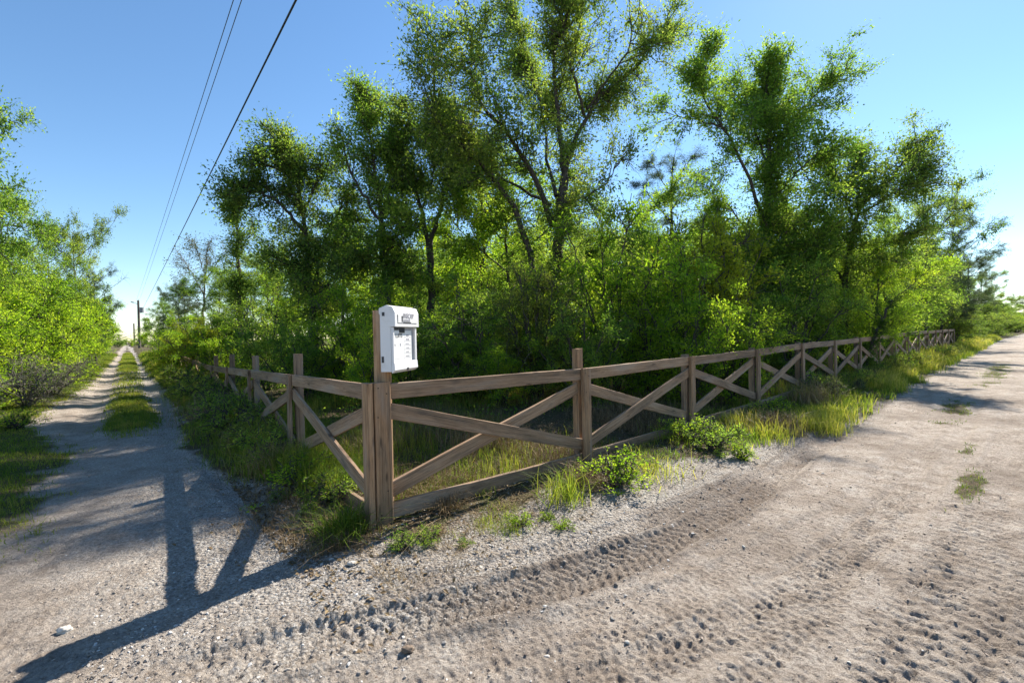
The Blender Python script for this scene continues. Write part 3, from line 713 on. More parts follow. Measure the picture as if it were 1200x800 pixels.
# shrubs along the far part of the left fence
for i in range(10):
    u = 17+i*4.6; x, y = L2W(u, -.9-.5*random.random()+.6*lane_shift(u))
    place(kinds[(i+1) % 7], x, y, random.uniform(1.7, 2.7), i*1.3, 'shrub in the line along the far part of the left fence', 'shrubs along the left fence', 'shrub', 1., parts=SH)

# wood on the far side of the lane
LEFT = [  # u, v, height, proto
    (8.6, 4.9, 2.1, S_A), (10.2, 4.3, 2.2, S_B), (11.8, 5.2, 3.3, S_A), (13.5, 4.2, 2.6, S_A), (15.2, 4.9, 3.6, S_B), (17, 4.2, 3.3, S_A), (19.2, 4.6, 3.9, S_A),
    (21.5, 4.2, 3.6, S_B), (24, 4.3, 4.0, S_A), (27, 4.5, 4.0, S_A), (30.5, 4.4, 3.8, S_B), (34, 4.6, 4.0, S_A), (38.5, 4.9, 4.0, S_B), (44, 5., 4.2, S_A), (51, 5.2, 4.2, S_B), (60, 5.4, 4.4, S_A), (72, 5.8, 4.6, S_B)]
LEFT += [(u+1.1, v+1.5, h*1.22, {0: S_B, 1: S_A}[k % 2]) for k, (u, v, h, _) in enumerate(LEFT)]
for i, (u, v, h, pr) in enumerate(LEFT):
    x, y = L2W(u, v)
    place(pr, x, y, h, i*1.9, 'sunlit yellow-green shrub in the hedge-like row left of the lane', 'shrubs left of the lane', 'shrub', 1.05, leafm='leaf_bright', parts=SH)
for i, (u, v, h) in enumerate(((9.4, 4.0, 1.3), (12.2, 3.5, 1.2), (14.6, 3.4, 1.3), (17.4, 3.5, 1.2), (21, 3.6, 1.4))):
    x, y = L2W(u, v); place(S_G, x, y, h, i*1.1, 'grey twiggy half-dead bush at the foot of the row left of the lane', 'twiggy bushes left of the lane', 'bush', 1.1, parts=SH)
TL = [(px_, top, dep, pr, lab) for px_, top, dep, pr, lab in (
    (-70, 78, 11.5, T_C, 'tall tree at the left edge of the picture, reaching in with airy branches'),
    (4, 232, 15., T_C, 'tree at far left whose open crown rises behind the bright shrubs'),
    (92, 268, 21., T_D, 'open-crowned tree standing above the bright shrubs left of the lane'),
    (60, 284, 19., T_C, 'leafy tree just left of the open-crowned tree above the bright shrubs'),
    (112, 318, 30., T_P, 'small pine right of the open-crowned tree, left of the lane'),
    (-110, 230, 13., T_B, 'broad tree mostly outside the left edge of the picture'),
    (108, 345, 42., T_B, 'far tree where the row left of the lane dwindles'),
    (122, 362, 62., T_P, 'farthest pine left of the lane'))]
for i, (px, ty, dep, pr, lab) in enumerate(TL):
    x, y = at(px, dep); place(pr, x, y, hgt(px, ty, dep), i*2.3, lab, None, 'tree', [.62, .8, .62, .75, .8, .8, .8, .8][i])

# named trees along the right edge of the wood
RT = [(1084, 234, 25.5, T_D, .8, 'open-crowned greyish tree right of the leaning tree', 'leaf_oak'),
      (1040, 262, 19., T_B, 1.05, 'full green tree under the bare twiggy limb', None),
      (1112, 258, 34., T_P, .95, 'dark dense pine at the right end of the wood', None),
      (1100, 300, 30., T_P, 1.1, 'shorter dark pine left of the dense pine at the right end', None),
      (1136, 298, 49., T_P, .9, 'pine behind and right of the dark dense pine', None),
      (1148, 322, 64., T_A, .9, 'far tree where the wood steps down towards the road', None),
      (1163, 344, 90., T_P, .9, 'smallest far pine by the vanishing end of the right road', None),
      (1176, 356, 120., T_A, 1., 'last tree of all at the end of the right road', None),
      (955, 232, 17.5, T_C, 1.1, 'bright tall tree between the laurel and the leaning tree', None),
      (1020, 290, 15.5, T_B, 1., 'bushy tree in front of the leaning tree', 'leaf_bright'),
      (566, 190, 15., T_C, 1.2, 'sunlit yellowish tree behind the left limb of the oak', 'leaf_bright'),
      (738, 226, 16.5, T_C, 1.1, 'light tree in the sky gap right of the oak trunk', None),
      (606, 205, 14.2, T_B, 1.05, 'bushy tree in the shade left of the oak trunk', None),
      (405, 262, 17., T_B, 1., 'bright tree behind the gap between the dark tree and the slender tree', 'leaf_bright'),
      (320, 300, 17., T_A, 1., 'dark tree behind the vine column', None),
      (255, 322, 24., T_B, 1., 'green tree in front of the bare twiggy tree', None),
      (220, 330, 32., T_P, .9, 'flat-topped pine near the power lines', None),
      (208, 334, 40., T_P, .8, 'dark pine leaning over the lane under the power lines', None),
      (191, 352, 55., T_B, .95, 'far tree right of the utility pole', None),
      (181, 372, 80., T_A, .9, 'farthest tree right of the utility pole', None)]
for i, (px, ty, dep, pr, st, lab, lm) in enumerate(RT):
    x, y = at(px, dep); place(pr, x, y, hgt(px, ty, dep), i*1.37, lab, None, 'tree', st, leafm=lm)

for i in range(22):       # the wood's edge along the right road
    u = 15+i*2.6+max(0, i-10)*2.2; x, y = R2W(u, -3.4-2.8*random.random()); dep = float((np.array([x, y, 0])-EYE)@cf)
    ex = np.interp(px_of(x, y)+22, [950, 1000, 1050, 1080, 1110, 1140, 1165, 1200], [270, 285, 290, 285, 290, 318, 348, 368])
    place([T_B, T_P, T_C, T_A][i % 4], x, y, min(9.5, max(2.5, hgt(px_of(x, y), ex, dep)*random.uniform(.8, 1.))), i*1.9,
          ['green tree in the wood edge strung along the right road', 'dark pine in the wood edge strung along the right road', 'pale green tree in the wood edge strung along the right road', 'deep green tree in the wood edge strung along the right road'][i % 4], 'wood edge along the right road', 'tree', random.uniform(1., 1.25) if i < 6 else .85)
for i in range(14):       # where both roads end in the distance
    a_ = math.radians(49.5)+math.radians(-2.5+i*.95) if i < 9 else math.radians(-39.5)+math.radians(-3+(i-9)*1.5)
    dd = 150+12*(i % 4) if i < 9 else 190+9*i; x, y = math.sin(a_)*dd, math.cos(a_)*dd
    place([T_B, T_A, T_P][i % 3], x, y, random.uniform(6, 9) if i < 9 else random.uniform(4, 5.5), i*1.1, 'distant tree closing the view at the end of the right road' if i < 9 else 'distant tree closing the view at the end of the left lane', 'trees at the end of the right road' if i < 9 else 'trees at the end of the left lane', 'tree', 1.5)
for i in range(16):
    right = i < 9
    a_ = math.radians(47.3+i*.9) if right else math.radians(-42+(i-9)*.9)
    dd = (120+14*(i % 3)) if right else 150+20*(i % 3); x, y = math.sin(a_)*dd, math.cos(a_)*dd
    place([S_B, S_D, S_A][i % 3], x, y, random.uniform(3.2, 5.2) if right else random.uniform(2., 3.), i*1.7, 'distant low thicket across the end of the right road' if right else 'distant low thicket across the end of the left lane', 'thickets at the end of the right road' if right else 'thickets at the end of the left lane', 'thicket', 1.7, parts=SH)
# the rest of the wood behind them
ENVX = [150, 200, 250, 300, 420, 480, 560, 700, 760, 850, 950, 1050, 1100, 1150, 1200]
ENVY = [365, 335, 318, 290, 285, 275, 262, 262, 262, 258, 262, 282, 300, 330, 355]
fills = []
tries = 0
while len(fills) < 36 and tries < 4000:
    tries += 1
    dep = 18+22*random.random()**1.3; px = random.uniform(190, 1110); x, y = at(px, dep)
    d = np.array([x, y])-NC
    if d@VR > -3.5 or d@VL > -5.5: continue
    if any((x-a)**2+(y-b)**2 < 2.3**2 for a, b in fills): continue
    fills.append((x, y))
    h = hgt(px, np.interp(px, ENVX, ENVY), dep)*random.uniform(.78, 1.)
    place([T_B, T_B, T_C, T_A, T_C][len(fills) % 5], x, y, h, random.random()*6.3, 'tree in the crowded back rows of the wood behind the fence corner', 'back rows of the wood', 'tree', random.uniform(.95, 1.2), leafm=[None, 'leaf_bright', None, None, 'leaf_bright'][len(fills) % 5])
under = []
tries = 0
while len(under) < 32 and tries < 4000:
    tries += 1
    dep = 8+20*random.random()**1.2; px = random.uniform(200, 1080); x, y = at(px, dep)
    d = np.array([x, y])-NC
    if d@VR > -2.2 or d@VL > -2.4: continue
    if any((x-a)**2+(y-b)**2 < 1.2**2 for a, b in under): continue
    under.append((x, y))
    h = random.uniform(1.1, 2.4)
    place([S_D, S_B, S_D, S_A, S_B][len(under) % 5], x, y, h, random.random()*6.3, 'undergrowth shrub in the shade under the trees behind the fence corner', 'undergrowth shrubs under the trees', 'shrub', 1.2, parts=SH, leafm=['leaf_oak', 'leaf_bright', None, 'leaf_bright'][len(under) % 4])

# ------------------------------------------------------------------ grass, weeds, litter
def blades(name, X, Y, h, w, mat, tone, lean=.35, label=None, kind='stuff', cat='grass'):
    n = len(X); rng = RNG
    az = rng.uniform(0, 2*np.pi, n); d = np.stack([np.cos(az), np.sin(az), np.zeros(n)], 1)
    fa = az+np.pi/2+rng.normal(size=n)*.6; s = np.stack([np.cos(fa), np.sin(fa), np.zeros(n)], 1)
    P = np.stack([X, Y, gz(X, Y)-.015], 1); ln = (lean*rng.gamma(2., .5, n))[:, None]; hh = h[:, None]; ww = w[:, None]*.5
    up = np.array([0, 0, 1.])
    p1 = P+up*hh*.55+d*hh*ln*.35; p2 = P+up*hh*(.98-.25*np.minimum(ln, 1.2))+d*hh*ln
    V = np.stack([P-s*ww, P+s*ww, p1+s*ww*.85, p1-s*ww*.85, p2], 1).reshape(-1, 3)
    b = np.arange(n)*5
    me = np_mesh(name, V, [np.stack([b, b+1, b+2, b+3], 1), np.stack([b+3, b+2, b+4], 1)], fattr={'tone': np.clip(np.concatenate([tone, tone]), 0, 1)})
    o = link(name, me, M[mat]); tag(o, label, cat, kind=kind); return o

def scatter(n, fu, frame, dens):
    """random points in a (u,v) box kept with probability dens(mask dict)"""
    (u0, u1, v0, v1) = fu
    t = RNG.random(n); u = u0+(u1-u0)*t**1.7; v = RNG.uniform(v0, v1, n)
    X, Y = (R2W(u[:, None], v[:, None]) if frame == 'R' else L2W(u[:, None], v[:, None])).T
    m = masks(X, Y); k = RNG.random(n) < dens(m); sub = {a: b[k] for a, b in m.items()}
    return X[k], Y[k], sub

def cl(x, y, s, seed): return fbm(x*s, y*s, seed, 2)
# tall verge grass by the right road
X, Y, m = scatter(120000, (2.5, 70, -.4, 1.5), 'R', lambda m: m['verge_r']*np.clip(.30+2.4*(cl(m['ur'], m['vr'], 1.5, 71)+.16), 0, 1)*sstep(2.0, 5., m['ur']+.8*m['n2']))
g = cl(X, Y, 1.3, 77)
h = RNG.uniform(.07, .30, len(X))*(.55+1.2*np.clip(g+.35, 0, 1))*(.75+.5*sstep(4, 10, m['ur'])+.7*sstep(10, 22, m['ur'])*sstep(.9, .2, m['vr'])); far = 1+m['ur']/14
blades('verge_grass', X, Y, h, .0048*far*RNG.uniform(.7, 1.4, len(X)), 'grass_gold', .30+1.3*g+RNG.normal(size=len(X))*.24, .5, 'tall green and gold grass on the verge between the right fence and the road')
# verge by the left lane
X, Y, m = scatter(120000, (.8, 60, -.6, 1.6), 'L', lambda m: m['verge_l']*np.clip(.25+1.6*(cl(m['ul'], m['vl'], 1.2, 72)+.3), 0, 1))
g = cl(X, Y, 1.3, 78)
h = RNG.uniform(.10, .34, len(X))*(.7+.9*np.clip(g+.4, 0, 1))*(.4+.95*sstep(.75, .1, m['vl']-m['sh'])); far = 1+m['ul']/12
blades('verge_grass', X, Y, h, .0045*far*RNG.uniform(.7, 1.4, len(X)), 'grass', .42+.7*g+RNG.normal(size=len(X))*.2, .5, 'dark green tufted grass on the verge along the left fence')
# strip down the middle of the lane
X, Y, m = scatter(150000, (5.5, 75, .6, 3.2), 'L', lambda m: m['mid'])
far = 1+m['ul']/11
blades('short_grass', X, Y, RNG.uniform(.04, .14, len(X))*(.8+.02*np.minimum(m['ul'], 30)), .0045*far*RNG.uniform(.7, 1.4, len(X)), 'grass', .6+.6*m['n2']+RNG.normal(size=len(X))*.18, .7, 'short bright grass strip between the two ruts of the lane')
# verge left of the lane
X, Y, m = scatter(220000, (1.2, 70, 1.9, 5.2), 'L', lambda m: m['verge_f'])
far = 1+m['ul']/11
blades('short_grass', X, Y, RNG.uniform(.03, .14, len(X))*(.7+.8*sstep(3, 4.2, m['vl'])), .0042*far*RNG.uniform(.7, 1.4, len(X)), 'grass', .5+.6*m['n2']+RNG.normal(size=len(X))*.18, .7, 'mown-looking green grass on the verge left of the lane')
# inside the fence
def inn(m): return sstep(-.02, -.2, m['vr'])*sstep(-.02, -.2, m['vl'])
X, Y, m = scatter(130000, (.2, 30, -7, 0), 'R', lambda m: inn(m)*np.clip(.05+1.7*(cl(m['ur'], m['vr'], .8, 73)+.12), 0, 1))
g = cl(X, Y, .9, 79)
blades('woodland_grass', X, Y, RNG.uniform(.05, .24, len(X))*(.5+1.*np.clip(g+.45, 0, 1))*(1+.6*sstep(-1.5, -4, m['vr'])), .0042*(1+m['ur']/12)*RNG.uniform(.7, 1.4, len(X)), 'grass', .42+.7*g+RNG.normal(size=len(X))*.2, .5, 'rough green grass growing inside the fence')
X, Y, m = scatter(60000, (.2, 14, -4.5, 0), 'R', lambda m: inn(m)*sstep(-.02, .3, cl(m['ur'], m['vr'], .9, 74)+.14))
blades('dry_grass', X, Y, RNG.uniform(.05, .30, len(X)), .0035*(1+m['ur']/12)*RNG.uniform(.7, 1.4, len(X)), 'dead', .5+RNG.normal(size=len(X))*.3, .6, 'straw-coloured dry grass inside the fence corner')
# sparse growth near the corner and along the gravel, tufts on the road
X, Y, m = scatter(50000, (-.3, 7, -.25, 1.2), 'R', lambda m: sstep(-.12, .1, -m['vr']+.55+.5*m['n2'])*sstep(.12, .42, cl(m['ur'], m['vr'], 2.2, 75)+.1))
blades('sparse_grass', X, Y, RNG.uniform(.02, .11, len(X)), .003*RNG.uniform(.7, 1.4, len(X)), 'grass_gold', .35+RNG.normal(size=len(X))*.25, .8, 'sparse small grass on the gravel in front of the right fence')
X, Y, m = scatter(60000, (3., 40, 2., 3.4), 'R', lambda m: m['patch']*.6)
blades('sparse_grass', X, Y, RNG.uniform(.012, .055, len(X)), .0034*(1+m['ur']/11)*RNG.uniform(.7, 1.4, len(X)), 'grass', .45+RNG.normal(size=len(X))*.25, .8, 'thin tufts of grass on the crown of the right road')
X, Y, m = scatter(14000, (0, 9, .3, 6.9), 'R', lambda m: m['outer'])
blades('rough_grass', X, Y, RNG.uniform(.1, .3, len(X)), .008*RNG.uniform(.7, 1.4, len(X)), 'grass', .4+RNG.normal(size=len(X))*.2, .6, 'rough grass on the far side of the right road') if len(X) > 10 else None

X, Y, m = scatter(60000, (-.2, 16, -1.2, 1.15), 'R', lambda m: sstep(1.05, .2, m['vr']+.5*m['n2'])*sstep(-.05, .35, cl(m['ur'], m['vr'], 2.6, 91)+.12))
blades('dead_thatch', X, Y, RNG.uniform(.01, .10, len(X)), .003*(1+m['ur']/10)*RNG.uniform(.7, 1.4, len(X)), 'dead', .45+RNG.normal(size=len(X))*.3, 1.6, 'matted dead grass thatch along the foot of the right fence')
X, Y, m = scatter(40000, (-.1, 14, -.8, 1.0), 'L', lambda m: sstep(.9, .2, m['vl']+.5*m['n2'])*sstep(-.05, .35, cl(m['ul'], m['vl'], 2.6, 92)+.1))
blades('dead_thatch', X, Y, RNG.uniform(.02, .22, len(X)), .003*(1+m['ul']/10)*RNG.uniform(.7, 1.4, len(X)), 'dead', .5+RNG.normal(size=len(X))*.3, 1.2, 'matted dead grass thatch along the foot of the left fence')
# low broad-leaved ground cover under the trees
n = 60000
X = RNG.uniform(-14, 24, n); Y = RNG.uniform(4, 26, n); m = masks(X, Y)
k = (m['vr'] < -1.9) & (m['vl'] < -.9) & (RNG.random(n) < np.clip(.3+1.5*fbm(X*.7, Y*.7, 81, 2)+.3, 0, 1)); X, Y = X[k], Y[k]
C = np.stack([X, Y, gz(X, Y)+RNG.gamma(1.6, .09, len(X))], 1)
tag(link('ground_cover', leaves_mesh('ground_cover', C, .058, .4+.5*fbm(X*.8, Y*.8, 82, 2)+RNG.normal(size=len(X))*.2, 1.0, .6), M['leaf_mid']),
    'low leafy ground cover on the floor of the wood', 'ground cover', kind='stuff')
# litter of dead leaves by the fence
X, Y, m = scatter(14000, (-.6, 14, -3, 1.2), 'R', lambda m: np.clip(.55-m['vr']*.4, .05, .9))
X2, Y2, m2 = scatter(3500, (.2, 9, -2, 1.2), 'L', lambda m: np.clip(.6-m['vl']*.5, .05, .9))
X, Y = np.concatenate([X, X2]), np.concatenate([Y, Y2])
C = np.stack([X, Y, gz(X, Y, True)+.008], 1)
tag(link('leaf_litter', leaves_mesh('leaf_litter', C, .04, RNG.random(len(X))*.8, 3., .5, .1), M['dead']), 'small brown dead leaves scattered under the fence', 'leaf litter', kind='stuff')

# gravel of shell and limestone chips
def rock(rng, k=1):
    t = (1+5**.5)/2
    v = unit(np.array([(-1, t, 0), (1, t, 0), (-1, -t, 0), (1, -t, 0), (0, -1, t), (0, 1, t), (0, -1, -t), (0, 1, -t), (t, 0, -1), (t, 0, 1), (-t, 0, -1), (-t, 0, 1)], float))
    f = np.array([(0, 11, 5), (0, 5, 1), (0, 1, 7), (0, 7, 10), (0, 10, 11), (1, 5, 9), (5, 11, 4), (11, 10, 2), (10, 7, 6), (7, 1, 8), (3, 9, 4), (3, 4, 2), (3, 2, 6), (3, 6, 8), (3, 8, 9), (4, 9, 5), (2, 4, 11), (6, 2, 10), (8, 6, 7), (9, 8, 1)])
    for _ in range(k-1):
        mid = {}; vl = list(v); nf = []
        def mp(a, b):
            q = (min(a, b), max(a, b))
            if q not in mid: mid[q] = len(vl); vl.append(unit((vl[a]+vl[b])[None])[0])
            return mid[q]
        for a, b, c in f:
            ab, bc, ca = mp(a, b), mp(b, c), mp(c, a); nf += [(a, ab, ca), (b, bc, ab), (c, ca, bc), (ab, bc, ca)]
        v = np.array(vl); f = np.array(nf)
    v = v*(1+.28*rng.normal(size=(len(v), 1)).clip(-1.3, 1.3)*(.6 if k > 1 else 1))
    return v*np.array([1, rng.uniform(.6, .95), rng.uniform(.4, .7)]), f
def gravel_mat():
    m, nt, out = new_mat('shell_gravel')
    at_ = N(nt, 'Attribute', attribute_name='tone')
    c = ramp(nt, at_.outputs['Fac'], [(0., (.15, .122, .10)), (.4, (.22, .192, .166)), (.8, (.325, .298, .272)), (1., (.50, .485, .46))])
    pb = N(nt, 'BsdfPrincipled'); pb.inputs['Roughness'].default_value = .85; nt.links.new(c, pb.inputs['Base Color']); nt.links.new(pb.outputs[0], out.inputs['Surface']); return m
M['gravel'] = gravel_mat()
X, Y, m = scatter(26000, (-1.6, 12, -.6, 1.9), 'R', lambda m: np.clip(1.05-.55*np.abs(m['vr']-.5), .02, 1)*(.25+.75*sstep(-.2, .25, m['n2'])))
X2, Y2, m2 = scatter(22000, (-1., 9, -.3, 2.3), 'L', lambda m: np.clip(1.1-.95*np.abs(m['vl']-.4), .05, 1)*sstep(-.9, .3, m['ul'])*(.25+.75*sstep(-.2, .25, m['n2']))*(1-.8*m['veg']))
X3 = RNG.uniform(-3, 6, 1200); Y3 = RNG.uniform(1.2, 8, 1200)
X, Y = np.concatenate([X, X2, X3]), np.concatenate([Y, Y2, Y3])
k = (X*X+Y*Y < 14**2); X, Y = X[k], Y[k]; n = len(X)
rocks = [rock(RNG) for _ in range(12)]

sz = (.0032+.0024*RNG.gamma(1.1, 1., n)).clip(0, .014); ri = RNG.integers(0, 12, n); az = RNG.uniform(0, 6.283, n)
Z = gz(X, Y, True)
V = np.empty((n, 12, 3)); 
for j in range(12):
    s = ri == j; v = rocks[j][0]; c, si = np.cos(az[s])[:, None], np.sin(az[s])[:, None]
    V[s, :, 0] = v[None, :, 0]*c-v[None, :, 1]*si; V[s, :, 1] = v[None, :, 0]*si+v[None, :, 1]*c; V[s, :, 2] = v[None, :, 2]
V = V*sz[:, None, None]+np.stack([X, Y, Z+sz*.15], 1)[:, None, :]
Fq = (np.arange(n)[:, None, None]*12+rocks[0][1][None]).reshape(-1, 3)
tag(link('gravel', np_mesh('gravel', V.reshape(-1, 3), [Fq], fattr={'tone': np.repeat(RNG.random(n), 20)}), M['gravel']), 'pale shell and limestone chips strewn over the lane and the shoulder', 'gravel', kind='stuff')

def gravel_like(name, X, Y, sz, tone, mat, label):
    n = len(X); ri = RNG.integers(0, 12, n); az = RNG.uniform(0, 6.283, n); Z = gz(X, Y, True); V = np.empty((n, 12, 3))
    for j in range(12):
        s = ri == j; v = rocks[j][0]; c, si = np.cos(az[s])[:, None], np.sin(az[s])[:, None]
        V[s, :, 0] = v[None, :, 0]*c-v[None, :, 1]*si; V[s, :, 1] = v[None, :, 0]*si+v[None, :, 1]*c; V[s, :, 2] = v[None, :, 2]
    V = V*sz[:, None, None]+np.stack([X, Y, Z+sz*.2], 1)[:, None, :]
    Fq = (np.arange(n)[:, None, None]*12+rocks[0][1][None]).reshape(-1, 3)
    tag(link(name, np_mesh(name, V.reshape(-1, 3), [Fq], fattr={'tone': np.repeat(tone, 20)}), mat), label, 'loose soil', kind='stuff')
n = 26000
rr = np.exp(RNG.uniform(math.log(1.3), math.log(13), n)); aa = RNG.uniform(-1.05, 1.0, n); X, Y = rr*np.sin(aa), rr*np.cos(aa); m = masks(X, Y)
k = (RNG.random(n) < (1-m['veg'])*np.clip(.45+1.3*fbm(X*1.6, Y*1.6, 55, 3), .08, 1)); X, Y = X[k], Y[k]; n = len(X)
def clod_mat():
    m, nt, out = new_mat('sandy_crumbs'); at_ = N(nt, 'Attribute', attribute_name='tone')
    c = ramp(nt, at_.outputs['Fac'], [(0., (.165, .125, .097)), (.5, (.275, .226, .187)), (1., (.38, .325, .277))])
    pb = N(nt, 'BsdfPrincipled'); pb.inputs['Roughness'].default_value = .95; nt.links.new(c, pb.inputs['Base Color']); nt.links.new(pb.outputs[0], out.inputs['Surface']); return m
gravel_like('sand_crumbs', X, Y, (.0025+.0018*RNG.gamma(1.2, 1., n)).clip(0, .009), RNG.random(n), clod_mat(), 'crumbs of sandy soil thrown up by tyres on the roads')
# a few stones large enough to pick out
for i, (px, py, r, lab, mat) in enumerate(((76, 740, .034, 'rounded pale stone lying by itself on the left lane in the foreground', 'stone'), (478, 756, .03, 'dark brown clod in the tyre tracks below the corner post', 'clod'),
                                      (641, 759, .016, 'small white stone between tyre tracks at the bottom centre', 'stone'), (412, 662, .030, 'pale limestone chunk at the edge of the post shadow', 'stone'), (735, 748, .014, 'small pale stone right of the white stone at the bottom', 'stone'))):
    p = on_ground(px, py); rg = np.random.default_rng(900+i); v, f = rock(rg, 3 if r > .02 else 2)
    o = link('clod' if mat == 'clod' else 'stone', np_mesh('stone', v*r, [f], smooth=True), M[mat], None, (p[0], p[1], float(gz(p[0], p[1], True)[0])+r*.3))
    tag(o, lab, 'clod' if mat == 'clod' else 'stone', 'loose stones on the road' if mat != 'clod' else None)

# single weeds
WEEDS = [(722, 574, .36, W_A, 'bright yellow-green weed clump just right of the second post'), (838, 532, .34, W_B, 'bright leafy weed bush below the third bay of the right fence'),
         (868, 540, .20, W_A, 'lower weed on the road side of the leafy weed bush'), (808, 522, .34, W_B, 'weed leaning on the bottom rail before the fourth post'), (473, 645, .15, W_A, 'small bright weed at the foot of the corner post'),
         (500, 640, .13, W_B, 'small dark weed growing under the bottom rail beside the corner post'), (610, 618, .13, W_B, 'small weed on the gravel in front of the first right bay'), (545, 640, .08, W_A, 'tiny weed sprig in front of the bottom rail'),
         (640, 610, .09, W_A, 'tiny lime-green sprig on the gravel near the second post'), (660, 622, .10, W_B, 'lone sprig on open gravel below the second post'),
         (385, 596, .26, W_B, 'leafy weed against the left bottom rail'), (362, 608, .14, W_A, 'low yellow weed on the gravel left of the corner'), (350, 580, .34, W_A, 'weed bush under the first brace of the left fence'),
         (378, 632, .12, W_A, 'low weed patch at the gravel edge left of the corner post'), (905, 492, .36, W_A, 'bright weed clump by the sixth post of the right fence'), (20, 505, .35, W_A, 'bright leafy weed at the left edge beside the lane'), (325, 590, .10, W_B, 'flat little weed on the pale gravel by the lane')]
for i, (px, py, h, pr, lab) in enumerate(WEEDS):
    p = on_ground(px, py); place(pr, p[0], p[1], h, i*2.2, lab, 'weeds along the fence', 'weed', 1.25 if h > .2 else 1.1, parts=SH, leafm=['leaf_bright', 'leaf_mid', None][i % 3])

# rank weeds along the foot of both fences
for i in range(11):
    u = 2.6+i*.9+.06*i*i; x, y = L2W(u, .05+.34*random.random()+lane_shift(u)*.4)
    place([W_B, W_A, W_B][i % 3], x, y, random.uniform(.34, .62)*(.8+.3*min(1, u/5)), i*2.2, 'rank dark weed crowding the foot of the left fence', 'weeds crowding the left fence', 'weed', 1.15, parts=SH, leafm='leaf_oak' if i % 3 else 'leaf_mid')
for i in range(24):
    u = 9.6+i*.75+.02*i*i; x, y = R2W(u, .1+.4*random.random())
    place([W_B, W_A][i % 2], x, y, random.uniform(.3, .62), i*1.7, 'tall grey-green weed standing against the far half of the right fence', 'tall weeds against the right fence', 'weed', 1.0, parts=SH, leafm=['leaf_grey', 'leaf_mid', 'leaf_olive'][i % 3])
def tuft(name, px, py, n, hh, mat, tone, label, spread=.1, lean=.7):
    p = on_ground(px, py); X = p[0]+RNG.normal(size=n)*spread*.5; Y = p[1]+RNG.normal(size=n)*spread*.5
    blades(name, X, Y, RNG.uniform(.5, 1.1, n)*hh, .006*RNG.uniform(.7, 1.3, n), mat, tone+RNG.normal(size=n)*.2, lean, label, None, 'grass tuft')
tuft('grass_tuft', 404, 632, 420, .33, 'grass', .35, 'thick drooping grass tuft hard against the left of the corner post', .14, .8)
tuft('grass_tuft', 318, 560, 380, .42, 'dead', .6, 'pinkish dry seed-head tuft at the edge of the left verge', .2, .6)
tuft('grass_tuft', 660, 590, 200, .38, 'grass_gold', .5, 'wispy half-dry grass tuft left of the second post', .22, .8)
tuft('grass_tuft', 262, 492, 900, .55, 'dead', .8, 'tall pinkish dry grass tuft in front of the left railing', .6, .5)
tuft('grass_tuft', 300, 530, 500, .40, 'dead', .6, 'brownish dry grass tuft nearer the lane, before the left railing', .35, .6)
tuft('grass_tuft', 345, 560, 420, .42, 'grass', .5, 'green grass tuft under the first brace of the left fence', .3, .6)
tuft('grass_tuft', 232, 470, 700, .5, 'grass_gold', .7, 'yellowing grass tuft at the far end of the left railing', .6, .5)
tuft('grass_tuft', 910, 508, 420, .40, 'dead', .75, 'brown dry grass tuft beyond the fifth post of the right fence', .35, .6)
tuft('grass_tuft', 950, 478, 420, .6, 'dead', .7, 'tall tan seed-head tuft against the right fence', .4, .5)
tuft('grass_tuft', 960, 505, 420, .34, 'grass_gold', .75, 'bright golden tuft spilling from the verge onto the right road', .35, .7)
tuft('grass_tuft', 690, 575, 260, .30, 'dead', .5, 'dead brown tuft at the foot of the second post', .25, .8)
tuft('grass_tuft', 760, 560, 260, .25, 'grass_gold', .6, 'low half-dry tuft between the two weed bushes of the right fence', .4, .8)
tuft('grass_tuft', 560, 540, 420, .40, 'dead', .75, 'golden dry grass tuft inside the fence behind the crossed braces', .4, .5)

# ------------------------------------------------------------------ fence
def board(name, p0, p1, side, w, t, parent, mat='wood', seg=14, bow=.004, cham=.004, lean=None, label=None):
    """straight plank from p0 to p1; side = unit vector across its thickness"""
    p0, p1 = np.array(p0, float), np.array(p1, float); L = np.linalg.norm(p1-p0); a = (p1-p0)/L
    s = unit(np.array(side, float)[None])[0]; wv = np.cross(s, a)
    hw, ht, c = w/2, t/2, cham
    prof = np.array([(-hw+c, -ht), (hw-c, -ht), (hw, -ht+c), (hw, ht-c), (hw-c, ht), (-hw+c, ht), (-hw, ht-c), (-hw, -ht+c)])
    k = seg+1; ts = np.linspace(0, 1, k); r = RNG
    b1 = bow*r.normal()*np.sin(ts*np.pi)+bow*.5*r.normal()*np.sin(ts*2*np.pi); b2 = bow*r.normal()*np.sin(ts*np.pi)*.8
    tw = r.normal()*.012*(ts-.5)
    V = np.empty((k, 8, 3)); G = np.empty((k, 8, 3))
    jit = r.normal(size=(k, 8))*.0009
    for i in range(k):
        pw = prof[:, 0]*(1+jit[i]/hw); pt = prof[:, 1]
        cw, cs = math.cos(tw[i]), math.sin(tw[i])
        V[i] = p0+a*L*ts[i]+wv*(pw*cw-pt*cs+b1[i])[:, None]+s*(pw*cs+pt*cw+b2[i])[:, None]
        G[i] = np.stack([np.full(8, L*ts[i]), prof[:, 0], prof[:, 1]], 1)
    V[0] -= a*(r.normal(size=(8, 1))*.0015); V[-1] += a*(r.normal(size=(8, 1))*.0015)
    base = np.arange(seg)[:, None]*8; j = np.arange(8)[None]; j2 = (j+1) % 8
    q = np.stack([base+j, base+j2, base+8+j2, base+8+j], -1).reshape(-1, 4)
    caps = np.array([list(range(7, -1, -1)), [seg*8+i for i in range(8)]])
    me = np_mesh(name, V.reshape(-1, 3), [q, caps], vvec={'grain': G.reshape(-1, 3)}, vattr={'foot': (np.clip(1-(G[:, :, 0]-.1)/.30, 0, 1)*(abs(a[2]) > .9)).ravel()})
    o = link(name, me, M[mat], parent)
    if label: o['label'] = label
    return o

